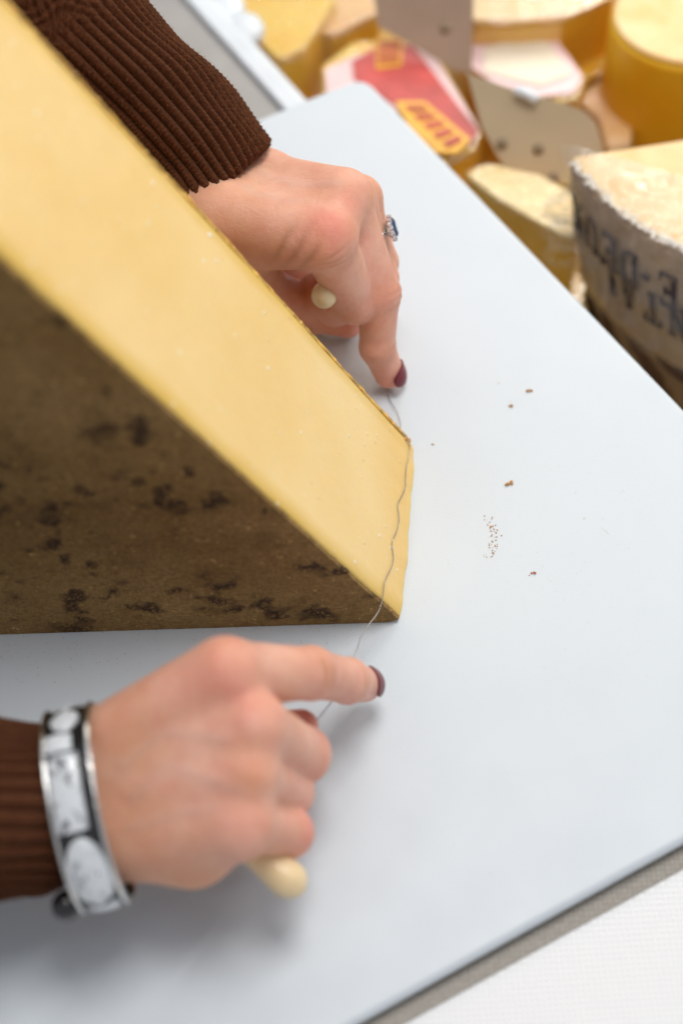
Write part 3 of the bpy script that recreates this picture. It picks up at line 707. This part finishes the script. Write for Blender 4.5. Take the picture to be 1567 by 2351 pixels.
def build_hand(name, parent, palm, fingers, flush, creases, label, res=.0008, tan=(), veins=()):
    """palm: list of capsules (a, b, ra, rb); fingers: list of (joints, radii)"""
    allp = [q for c in palm for q in c[:2]]+[q for f in fingers for q in f[0]]
    A = np.array(allp); G = Sdf(A.min(0)-.022, A.max(0)+.022, res)
    pf = None
    for a, b, ra, rb in palm:
        d = G.cap(a, b, ra, rb); pf = d if pf is None else smin(pf, d, .0085)
    out = pf
    for J, Rr, kk in fingers:
        f = None
        for i in range(len(J)-1):
            d = G.cap(J[i], J[i+1], Rr[i], Rr[i+1]); 
            f = d if f is None else smin(f, d, .003)
        # slight swelling of the joints
        for i in range(1, len(J)-1): f = smin(f, G.ball(J[i], Rr[i]*1.02), .003)
        out = smin(out, smin(pf, f, kk), .0012)
    V, Fc = G.mesh(out)
    Nn = vnormals(V, Fc); cre = np.zeros(len(V))
    for (c, ax, up, half, w, amp, lines) in creases:      # c centre, ax bone axis, up outward side
        ax = unit(ax); up = unit(up)
        d = V-c; t = d@ax; side = np.cross(ax, up); lat = d@side
        m = np.exp(-(lat/half)**2)*(Nn@up > .1)*np.clip((d@up)/.004, 0, 1)
        prof = 0
        for k, off in enumerate(lines):
            wob = .0004*np.sin(lat*420+k*1.7); prof = prof+np.exp(-((t-off-wob)/w)**2)
        V = V-Nn*(amp*m*prof)[:, None]; cre = np.maximum(cre, np.clip(m*prof, 0, 1))
    fl = np.zeros(len(V))
    for (c, r, s) in flush: fl = np.maximum(fl, s*np.exp(-(((V-c)**2).sum(1))/(r*r)))
    tn = np.zeros(len(V)); vn = np.zeros(len(V))
    for (c, r, s) in tan: tn = np.maximum(tn, s*np.exp(-(((V-c)**2).sum(1))/(r*r)))
    Nn = vnormals(V, Fc)
    for pts, w, amp in veins:            # raised veins under the skin of the back of the hand
        pts = spline(pts, 60); d = np.full(len(V), 9.0)
        for q in pts: d = np.minimum(d, ((V-q)@Rt)**2+((V-q)@Up)**2)
        m = np.exp(-d/(w*w))*(np.einsum('ij,j->i', Nn, unit(Cp-pts[30])) > .2); V = V+Nn*(amp*m)[:, None]; vn = np.maximum(vn, m)
    o = mesh_obj(name, V, Fc, M_skin, parent, attrs={'flush': fl, 'crease': cre, 'tan': tn, 'vein': vn})
    if label: tag(o, label)
    return o
def nail(parent, c, axis, up, r, ln, ang, label=None, wid=.0):
    """curved nail plate: c = fingertip ball centre, axis to the tip, up = dorsal side"""
    ax = unit(axis); up = unit(up-ax*(up@ax)); sd = np.cross(ax, up); V = []; Fc = []
    nu, nv = 18, 14
    for lay in (0, 1):
        for i in range(nu+1):
            t = i/nu; L = -ln*.42+ln*t
            wf = ang*max(.03, 1-abs(2*t-1)**2.6)**.5
            for j in range(nv+1):
                a = -wf+2*wf*j/nv
                rr = r*1.05+.0004-(0 if lay == 0 else .0006)-max(0, L)**2*38
                V.append(c+ax*L+(up*cos(a)+sd*sin(a))*rr)
    k = nv+1; n0 = (nu+1)*k
    for i in range(nu):
        for j in range(nv):
            a = i*k+j; Fc.append((a, a+1, a+k+1, a+k)); b = a+n0; Fc.append((b, b+k, b+k+1, b+1))
    for i in range(nu):
        for j in (0, nv):
            a = i*k+j; q = (a, a+k, a+k+n0, a+n0); Fc.append(q if j == 0 else q[::-1])
    for j in range(nv):
        a = j; Fc.append((a, a+n0, a+1+n0, a+1)); a = nu*k+j; Fc.append((a, a+1, a+1+n0, a+n0))
    o = mesh_obj('fingernail', V, Fc, M_nail, parent)
    if label: tag(o, label)
    return o
person = empty('person', tuple(P(-400, 900, .0)), label='person reaching in from the left in a brown knit sweater, holding the wire', cat='person')
mm = .001
toCam = lambda q: unit(Cp-q)
# ---- left hand (far): index curled round the handle, middle pressing down
tM = P(893, 857, .0085); dM = chain(tM, 866, 797, .0175, -1); pM = chain(dM, 868, 674, .0265, -1); mM = chain(pM, 788, 456, .0455, -1)
mI = P(748, 550, .089); pI = chain(mI, 814, 690, .041, 1); dI = chain(pI, 768, 703, .023, 1); tI = chain(dI, 722, 660, .018, 1)
ax2 = unit(np.cross(pI-mI, dI-pI)); ax2 = ax2 if ax2[1] > 0 else -ax2       # across the fist, away from the lens
mR = deeper(P(806, 458, .088), .017); pR = deeper(P(866, 640, .055), .020); dR = pR+(dI-pI)*1.0+ax2*.002; tR = dR+(tI-dI)
mK = mR+ax2*.012+np.array([-.004, .002, -.012]); pK = pR+ax2*.015+np.array([-.008, 0, -.004]); dK = pK+(dI-pI)*.8; tK = dK+(tI-dI)*.9
wA = P(600, 430, .070); wB = P(505, 500, .082)
mT = P(606, 668, .037); iT = P(722, 716, .014); tT = P(798, 741, .010); cT = P(545, 560, .068)
fo = unit(wA-mM)
palm = [(wA+toCam(wA)*.0055, mM+toCam(mM)*.0015, .0080, .0100), (wA, mM, .0150, .0118), (wB, mI, .0150, .0125), ((wA+wB)/2, (mM+mI)/2, .0150, .0105),
        (wA+np.array([0, .012, -.012]), mR, .0145, .0105), (wA+np.array([0, .02, -.02]), mK, .0135, .0100),
        (cT, mT, .0150, .0110), (cT, mI, .012, .010), ((wA+wB)/2, cT, .015, .014),
        (wA, wA+fo*.05+np.array([-.018, .01, .01]), .0165, .021), (wB, wB+fo*.05+np.array([-.018, .01, .01]), .0165, .021),
        ((wA+wB)/2, (dR+mI)/2+ax2*.016, .011, .008), (deeper(P(620, 590, .05), .050), deeper(P(740, 680, .05), .046), .012, .012)]
fingers = [((mI, pI, dI, tI), (.0120, .0100, .0086, .0076), .0028),
           ((mM, pM, dM, tM), (.0113, .0096, .0078, .0070), .006),
           ((mR, pR, dR, tR), (.0103, .0092, .0078, .0068), .006),
           ((mK, pK, dK, tK), (.0092, .0080, .0070, .0062), .006),
           ((mT, iT, tT), (.0115, .0098, .0074), .004)]
upI = unit(np.cross(np.cross(pI-mI, toCam(mI)), pI-mI)); upM = unit(np.cross(np.cross(dM-pM, toCam(pM)), dM-pM)+Rt*.9)
flush = [(P(752, 528, .097), .0085, 1.0), (P(812, 455, .10), .006, .55), (pM, .012, .6), (pI+Rt*.006, .010, .35), (tM, .010, .9), (mM, .010, .3), (dI, .010, .5), (tT, .012, .5)]
cr_ = [(mI, pI-mI, upI, .006, .0007, .00028, (-.003, 0, .0028)), (pM, (dM-mM), upM, .008, .0007, .0003, (-.002, .0015, .005)),
       (dM, tM-pM, upM, .007, .0006, .00035, (-.0028, -.0008, .0012, .003)),
       (P(690, 585, .075), unit(P(700, 600, .07)-P(650, 570, .075)), toCam(mI), .009, .0015, .00035, (-.010, -.004, .002))]
handL = build_hand('hand', person, palm, fingers, flush, cr_, 'left hand gripping the far handle, middle finger pressing the board', tan=[(wB, .03, .8), (cT, .022, .8), (P(680, 600, .07), .012, .9), (P(870, 720, .04), .008, .6)],  # brown wrist and thumb base, then shade painted into the web fold
                   veins=[([P(600, 400, .09), P(660, 425, .09), P(720, 440, .09), P(780, 440, .09)], .0018, .00025), ([P(560, 440, .09), P(640, 470, .09), P(700, 475, .09)], .0018, .0002)])
nail(handL, tM, unit(tM-dM), unit(Rt*1.0+Up*.18+toCam(tM)*.55), .0072, .0105, 1.05, 'plum varnished nail of the pressing middle finger')
nail(handL, tT, unit(tT-iT), unit(-Up*.2+Rt*.8-toCam(tT)*.3), .0074, .0105, 1.0, 'plum varnished thumb nail mostly in shadow')
# ---- right hand (near)
tM2 = P(836, 1572, .020); dX = chain(tM2, 797, 1563, .0185, -1); pX = chain(dX, 712, 1545, .025, -1); mX = chain(pX, 517, 1549, .0440, -1)
m3 = P(580, 1668, .080); p3 = chain(m3, 690, 1733, .044, 1); d3 = P(655, 1780, .024); t3 = P(600, 1760, .022)
m4 = P(562, 1776, .074); p4 = chain(m4, 652, 1818, .040, 1); d4 = P(610, 1860, .022); t4 = P(560, 1840, .022)
m5 = P(545, 1885, .066); p5 = chain(m5, 662, 1912, .032, 1); d5 = P(625, 1935, .024); t5 = P(580, 1915, .024)
w1 = P(205, 1750, .060); w2 = P(255, 1905, .052); cT2 = P(330, 1760, .042); mT2 = P(470, 1700, .040); iT2 = P(600, 1690, .032); tT2 = P(690, 1668, .030)
fo2 = unit((w1+w2)/2-(mX+m5)/2)
palm2 = [(w1, mX, .0150, .0124), ((w1*2+w2)/3, m3, .0150, .0112), ((w1+w2*2)/3, m4, .0150, .0112), (w2, m5, .0150, .0115),
         (w2, P(440, 1925, .050), .0150, .0155), (P(440, 1925, .050), m5, .0140, .0110), (cT2, mT2, .014, .0115), (w1, cT2, .014, .014),
         (w1, w1+fo2*.035+np.array([0,0,0]), .0155, .016), (w2, P(120, 1880, .056), .0155, .016),
         (mX+(w1-mX)*.1, mX+(w1-mX)*.75+np.array([0, 0, .0058]), .0080, .0085), (m3+toCam(m3)*.0025, (w1*2+w2)/3+np.array([0, 0, .0065]), .0078, .0080), (m4+toCam(m4)*.0025, (w1+w2*2)/3+np.array([0, 0, .006]), .0075, .0080), (m5+toCam(m5)*.002, w2+np.array([0, 0, .004]), .0072, .0080)]
fingers2 = [((mX, pX, dX, tM2), (.0118, .0093, .0082, .0068), .006),
            ((m3, p3, d3, t3), (.0112, .0103, .0085, .0075), .005),
            ((m4, p4, d4, t4), (.0107, .0101, .0082, .0070), .004),
            ((m5, p5, d5, t5), (.0100, .0083, .0072, .0063), .004),
            ((mT2, iT2, tT2), (.0115, .0090, .0066), .008)]
kn = [(m, unit(toCam(m))) for m in (mX, m3, m4, m5)]
flush2 = [(mX+toCam(mX)*.012-Rt*.003, .0115, .5), (m3+toCam(m3)*.011+Up*.008-Rt*.002, .0095, .5), (m4+toCam(m4)*.01, .007, .4), (m5+toCam(m5)*.01, .008, .5),
          (P(545, 1690, .09), .008, .3), (p3, .012, .35), (p4, .009, .3), (p5+Rt*.007, .010, .8), (pX, .009, .35), (tM2-Rt*.004, .011, .55), (dX, .008, .5), (tT2, .013, 1.1)]
upX = unit(np.cross(np.cross(pX-mX, toCam(pX)), pX-mX))
cr2 = [(P(572, 1705, .092), unit(m4-m3), toCam(m3), .007, .0030, .0013, (0,)), (P(560, 1820, .085), unit(m5-m4), toCam(m4), .007, .0028, .0011, (0,)), (P(560, 1590, .095), unit(m3-mX), toCam(m3), .006, .0030, .0009, (0,)), (pX, dX-mX, upX, .006, .0010, .0005, (-.0035, -.0005, .0025)), (dX, tM2-pX, upX, .006, .0007, .0003, (-.002, .0005))]
handR = build_hand('hand', person, palm2, fingers2, flush2, cr2, 'right hand in a fist round the near handle, index finger pointing', tan=[(w1, .022, .9), (w2, .030, .8), (P(330, 1720, .08), .012, .6), (P(560, 1720, .09), .006, .5), (P(585, 1800, .085), .007, .7), (P(600, 1600, .07), .008, .8), (P(650, 1590, .07), .009, .6), (P(440, 1990, .05), .015, .8)],  # brown wrist, then shade painted between knuckles, in finger gaps and outer palm
                   veins=[([P(280, 1760, .08), P(360, 1700, .09), P(430, 1690, .09), P(520, 1700, .09)], .0022, .0003), ([P(300, 1840, .08), P(380, 1780, .09), P(470, 1800, .09), P(545, 1830, .09)], .0022, .0003), ([P(300, 1900, .07), P(400, 1880, .08), P(490, 1860, .08)], .0020, .00025)])
nail(handR, tM2, unit(tM2-dX), unit(Rt*.75+Up*.40+toCam(tM2)*.85), .0070, .0105, 1.0, 'plum varnished nail at the end of the pointing index finger')
# ================================================================== SLEEVES
def sleeve(name, ctrl, radii, nrib, parent, rib_len, label, n=330, per=14, twist=0, seed=1, flat=1.0, fuzz=12000):
    """ribbed knit tube; starts at the cuff"""
    path = spline(ctrl, n); rc = spline(np.array(radii)[:, None], n)[:, 0]
    seglen = np.r_[0, np.cumsum(np.linalg.norm(np.diff(path, axis=0), axis=1))]
    T = np.gradient(path, axis=0); T /= np.linalg.norm(T, axis=1)[:, None]
    seg = nrib*per; ang = np.arange(seg)*2*pi/seg; s = unit(np.cross(T[0], (0.1, .2, 1))); V = []; Nn = []
    for i in range(n):
        s = unit(s-T[i]*(s@T[i])); b = np.cross(T[i], s); l = seglen[i]; A = ang
        ph = (A*nrib/(2*pi)) % 1.0
        prof = np.abs(np.sin(ph*pi))**.75                                  # rounded rib, narrow groove
        st = np.sin(l/.0021*2*pi+np.abs(ph-.5)*5)                           # V stitches
        ribamt = 1/(1+math.exp((l-rib_len)/.004)) if rib_len else 1
        body = (1-ribamt)*(.0010*np.sin(l/.0060*2*pi+3*np.sin(A*9))*np.sin(A*26+2*np.sin(l*300))+.0014*np.sin(A*3+l*90+seed)+.0034)
        big = .0012*np.sin(l*70+A*2+seed)+.0010*np.sin(l*38-A*3)+.0007*np.sin(l*160+A*4)
        cuff = -.0022*math.exp(-(l/.0016)**2)                               # rolled cuff end
        r = rc[i]+ribamt*(.0024*prof+.00026*st*prof)+body+big+cuff
        V.append(path[i]+(np.cos(A)*r)[:, None]*s+(np.sin(A)*r*flat)[:, None]*b)
    # inner return of the cuff
    i = 0; s0 = unit(np.cross(T[0], (0.1, .2, 1))); b0 = np.cross(T[0], s0)
    inner = [path[0]+T[0]*dd+(np.cos(ang)*(rc[0]-off))[:, None]*s0+(np.sin(ang)*(rc[0]-off)*flat)[:, None]*b0 for dd, off in ((.0005, .003), (.012, .0035))]
    Vn = np.concatenate(inner[::-1]+V); m = n+2
    a = np.arange(m-1)[:, None]*seg; j = np.arange(seg)[None]; k = (j+1) % seg
    Fc = np.stack([a+j, a+k, a+seg+k, a+seg+j], -1).reshape(-1, 4)
    o = mesh_obj(name, Vn, Fc, M_wool, parent)
    if label: tag(o, label)
    # stray fibres: short thin slivers standing off the wool
    r_ = np.random.default_rng(seed); fv = []; ff = []
    Vg = np.concatenate(V).reshape(n, seg, 3)
    ii = r_.integers(0, int(n*.8), fuzz); jj = r_.integers(0, seg, fuzz)
    for q in range(fuzz):
        p0 = Vg[ii[q], jj[q]]; out = unit(p0-path[ii[q]]); d = unit(out*r_.uniform(.25, 1)+r_.normal(0, .6, 3)); L = r_.uniform(.0006, .0026)
        w = unit(np.cross(d, r_.normal(0, 1, 3)))*.00005; mid = p0+d*L*.5+r_.normal(0, .0002, 3); e = p0+d*L-out*L*.25
        n0 = len(fv); fv += [p0-w, p0+w, mid+w, mid-w, e]; ff += [(n0, n0+1, n0+2, n0+3), (n0+3, n0+2, n0+4)]
    f = mesh_obj('wool_fuzz', np.array(fv), ff, M_wool2, o, smooth=False)
    return o
sleeveL = sleeve('sleeve', [PD(492, 430, .628), PD(430, 345, .622), PD(345, 245, .613), PD(228, 125, .600), PD(100, 0, .588), PD(-100, -220, .565), PD(-400, -520, .53)],
       [.0295, .0292, .0295, .0290, .031, .034, .037], 44, person, .088, 'ribbed brown cuff and sleeve of the far arm', seed=2)
sleeveR = sleeve('sleeve', [PD(132, 1862, .498), PD(60, 1860, .491), PD(-40, 1858, .482), PD(-200, 1850, .468), PD(-420, 1840, .45), PD(-700, 1820, .43)],
       [.0285, .0288, .0292, .0300, .032, .034], 36, person, 0, 'dark brown ribbed cuff and sleeve of the near arm', seed=5, n=260, fuzz=5000)
# ================================================================== WIRE CUTTER
cut = empty('cheese_wire', tuple(P(880, 1200, .0)), label='thin wavy steel cutting wire laid over the cheese tip between two cream wooden handles', cat='cheese cutter')
def handle(cA, cB, r, lab):
    n = 40; path = np.array([cA+(cB-cA)*t for t in np.linspace(0, 1, n)]); L = np.linalg.norm(cB-cA)
    path = np.array([cA+(cB-cA)*(.5-.5*cos(pi*t)) for t in np.linspace(0, 1, n)]); s = np.array([L*(.5-.5*cos(pi*t)) for t in np.linspace(0, 1, n)]); rad = []
    for x in s:
        e = min(x, L-x); b = r*(.80+.20*math.exp(-((e-.008)/.008)**2))
        if e < r: b *= math.sqrt(max(.0, 1-((r-e)/r)**2))
        rad.append(max(b, .0003))
    V, Fc = sweep(path, np.array(rad), 32); o = mesh_obj('handle', V, Fc, M_wood, cut); tag(o, lab); return o
hA = deeper(P(739, 686, .0570), -.013); hdir = unit(deeper(P(800, 590, .05), .055)-hA)
handle(hA, hA+hdir*.066, .0056, 'cream wooden handle in the far fist, its rounded end showing')
hB = P(698, 2048, .034); hB2 = P(455, 1850, .046)
handle(hB, hB+unit(hB2-hB)*.080, .0065, 'cream wooden handle poking out below the near fist')
hm_ = hA+hdir*.035
seg = [hm_, deeper(pM, .012), deeper(dM, .0095), deeper(tM, .0085), P(889, 893, .0015), P(894, 918, .002), P(910, 943, .002), P(918, 968, .0025), P(919, 990, .003), P(926, 1004, .0045), P(936, 1016, .006)]
onf = [(939, 1028), (936, 1050), (931, 1075), (929, 1100), (929, 1118), (923, 1135), (915, 1150), (911, 1164), (914, 1184), (914, 1200), (909, 1220), (900, 1240), (898, 1255), (900, 1270), (901, 1284), (897, 1303), (886, 1325), (880, 1342), (878, 1362)]
seg += [on_slope(x, y, .00035) for x, y in onf]
z0 = on_slope(878, 1362)[2]
for i, (x, y) in enumerate([(876, 1380), (870, 1400), (861, 1415), (849, 1430), (838, 1448), (828, 1466), (822, 1482), (815, 1500), (806, 1518), (790, 1553), (778, 1580), (766, 1604), (752, 1622), (738, 1640), (700, 1690), (640, 1780)]):
    seg.append(P(x, y, z0+.0005+(.014-z0)*min(1, i/9)+max(0, i-9)*.003))
V, Fc = sweep(spline(seg, 520), .00021, 8); mesh_obj('wire', V, Fc, M_wire, cut)
# ================================================================== RING
rc0 = mR+(pR-mR)*.45; rax = unit(pR-mR)
out = unit(Rt*1.0+Up*.12+toCam(rc0)*.12); out = unit(out-rax*(out@rax)); sd = np.cross(rax, out)
ringo = empty('ring', tuple(rc0), label='silver ring with a dark blue stone set in small clear stones on the far hand', cat='ring')
th_ = np.linspace(0, 2*pi, 65)[:-1]; rb = .0103
pth = np.array([rc0+out*rb*cos(t)+sd*rb*sin(t) for t in th_]+[rc0+out*rb]); V, Fc = sweep(pth, .0009, 10, False); mesh_obj('band', V, Fc, M_silver, ringo)
gc = rc0+out*(rb+.0033)
N = NT('sapphire'); N.P(color=(.004, .05, .16), rough=.06, spec=.9, coat=1); M_saph = N.m
N = NT('clear_stone'); N.P(color=(.85, .85, .87), rough=.08, metal=.7, coat=1); M_clear = N.m
# oval faceted stone
V = []; Fc = []; rings = [(0, .0), (.0030, .0000), (.0030, .0006), (.0021, .0013), (0, .0014)]
nn_ = 12
for rr, h in rings[1:4]:
    for k in range(nn_): a = 2*pi*k/nn_+.2; V.append(gc+rax*rr*1.5*cos(a)+sd*rr*1.15*sin(a)+out*(h+.0006))
for l in range(2):
    for k in range(nn_): Fc.append((l*nn_+k, l*nn_+(k+1) % nn_, (l+1)*nn_+(k+1) % nn_, (l+1)*nn_+k))
Fc += [tuple(range(nn_-1, -1, -1)), tuple(range(2*nn_, 3*nn_))]
mesh_obj('gemstone', V, Fc, M_saph, ringo, smooth=False)
ps = []
for k in range(12):
    a = 2*pi*k/12; ps.append(ico(gc+rax*.0055*cos(a)+sd*.0045*sin(a)+out*-.0004, .00112, 1))
V, Fc = merge(ps); mesh_obj('halo_stones', V, Fc, M_clear, ringo, smooth=False)
V = []; ps = []
for k in range(12):
    a = 2*pi*k/12; p0 = gc+rax*.0055*cos(a)+sd*.0045*sin(a)-out*.0006; p1 = rc0+out*(rb+.0004)+rax*.0018*cos(a)+sd*.0028*sin(a)
    ps.append(sweep(np.array([p0, p1]), .00035, 6))
V, Fc = merge(ps); mesh_obj('setting', V, Fc, M_silver, ringo)
# ================================================================== BRACELET
bc = P(205, 1852, .0575); bax = unit(P(330, 1790, .065)-P(130, 1850, .052)); bax = unit(P(262, 1836, .058)-P(150, 1862, .0565))
bup = unit(toCam(bc)-bax*(toCam(bc)@bax)); bsd = np.cross(bup, bax)
brace = empty('bracelet', tuple(bc), label='wide silver cuff bracelet with black and white oval panels on the near wrist', cat='bracelet')
RA, RB, BWD = .0325, .0235, .0150
def bpt(a, w, off=0):   # a angle round the wrist (0 = towards the lens), w across the band
    lean = .005*sin(a)
    return bc+bsd*(RA+off)*sin(a)+bup*(RB+off)*cos(a)+bax*(w+.004*(1-cos(a))*0)
def band_patch(a0, a1, w0, w1, o0, o1, mat, name, fn=None, na=60, nw=8, closed=False):
    V = []; Fc = []
    for off in (o1, o0):
        for i in range(na+1):
            a = a0+(a1-a0)*i/na
            for j in range(nw+1):
                u = j/nw; lo, hi = (w0, w1) if fn is None else fn(i/na)
                V.append(bpt(a, lo+(hi-lo)*u, off+(.0008*sin(pi*u) if off == o1 else 0)))
    k = nw+1; n0 = (na+1)*k
    for i in range(na):
        for j in range(nw): a = i*k+j; Fc.append((a, a+1, a+k+1, a+k)); b = a+n0; Fc.append((b, b+k, b+k+1, b+1))
        for j in (0, nw): a = i*k+j; Fc.append((a, a+k, a+k+n0, a+n0))
    for j in range(nw):
        for i in (0, na): a = i*k+j; Fc.append((a, a+n0, a+1+n0, a+1))
    return mesh_obj(name, V, Fc, mat, brace)
def enamel(name, c0, c1, sc, lo=.45, hi=.6):
    N = NT(name); v = N.coord(); f = N.noise(v, sc, 4, .6, 1.2); N.P(color=N.ramp(f, [(lo, c0), (hi, c1)]), rough=.25, coat=.6, spec=.6); return N.m
M_en = enamel('white_enamel', (.10, .10, .12), (.70, .73, .76), 150, .36, .46); M_blk = simple('black_enamel', (.012, .012, .014), .2, .2, 100, coat=.5)
M_enw = enamel('oval_enamel', (.30, .31, .34), (.74, .77, .80), 190, .34, .44)
band_patch(0, 2*pi, -BWD/2, BWD/2, 0, .0008, M_blk, 'band', na=120)
for e in (-1, 1): band_patch(0, 2*pi, e*BWD/2-.0008, e*BWD/2+.0008, -.0004, .0016, M_silver, 'edge_rim', na=120, nw=4)
def oval(i0): 
    def f(u): h = (BWD/2-.0004)*math.sqrt(max(0.0, 1-(2*u-1)**2)); return -h, h
    return f
def lens(w):
    def f(u): h = (BWD/2-.002)*w*math.sin(pi*u)**.5; return -h, h
    return f
PI_ = pi
#            angle0, angle1, shape
for a0, a1, fn, mt_ in ((-.98, -.30, None, M_en), (.62, -.0, None, M_en)):
    pass
band_patch(-1.12, -.26, 0, 0, .001, .0022, M_enw, 'oval_panel', fn=oval(0))
band_patch(-.20, .56, -BWD/2+.0010, BWD/2-.0034, .001, .0018, M_en, 'panel')
band_patch(.60, .80, -BWD/2+.001, BWD/2-.005, .001, .0020, M_enw, 'panel')
band_patch(.84, 1.25, 0, 0, .001, .0020, M_enw, 'oval_panel', fn=lens(.9))
band_patch(-1.5, -1.18, -BWD/2+.002, BWD/2-.002, .001, .0018, M_enw, 'panel')
band_patch(1.55, 2.3, 0, 0, .001, .0020, M_enw, 'oval_panel', fn=oval(0))
band_patch(-2.3, -1.5, -BWD/2+.002, BWD/2-.002, .001, .0018, M_en, 'panel')
ps = [ico(bpt(-.66, .0030, .0022), .0008, 2)]
for k in range(22): ps.append(ico(bpt(rng.normal(-.68, .13), rng.normal(-.0016, .0010), .0024), rng.uniform(.0004, .0009), 1, (1, 1, 1), .3))
V, Fc = merge(ps); mesh_obj('engraving', V, Fc, simple('engraved_dark', (.06, .06, .07), .5), brace)
ps = [ico(bpt(a, BWD/2+.0002, .0012), .0016, 2) for a in (.30, .46)]
V, Fc = merge(ps); mesh_obj('clasp_beads', V, Fc, M_silver, brace)
V, Fc = ico(bpt(-1.25, -BWD/2-.0045, -.001), .0052, 3, (1, 1, 1)); mesh_obj('bead', V, Fc, M_blk, brace)
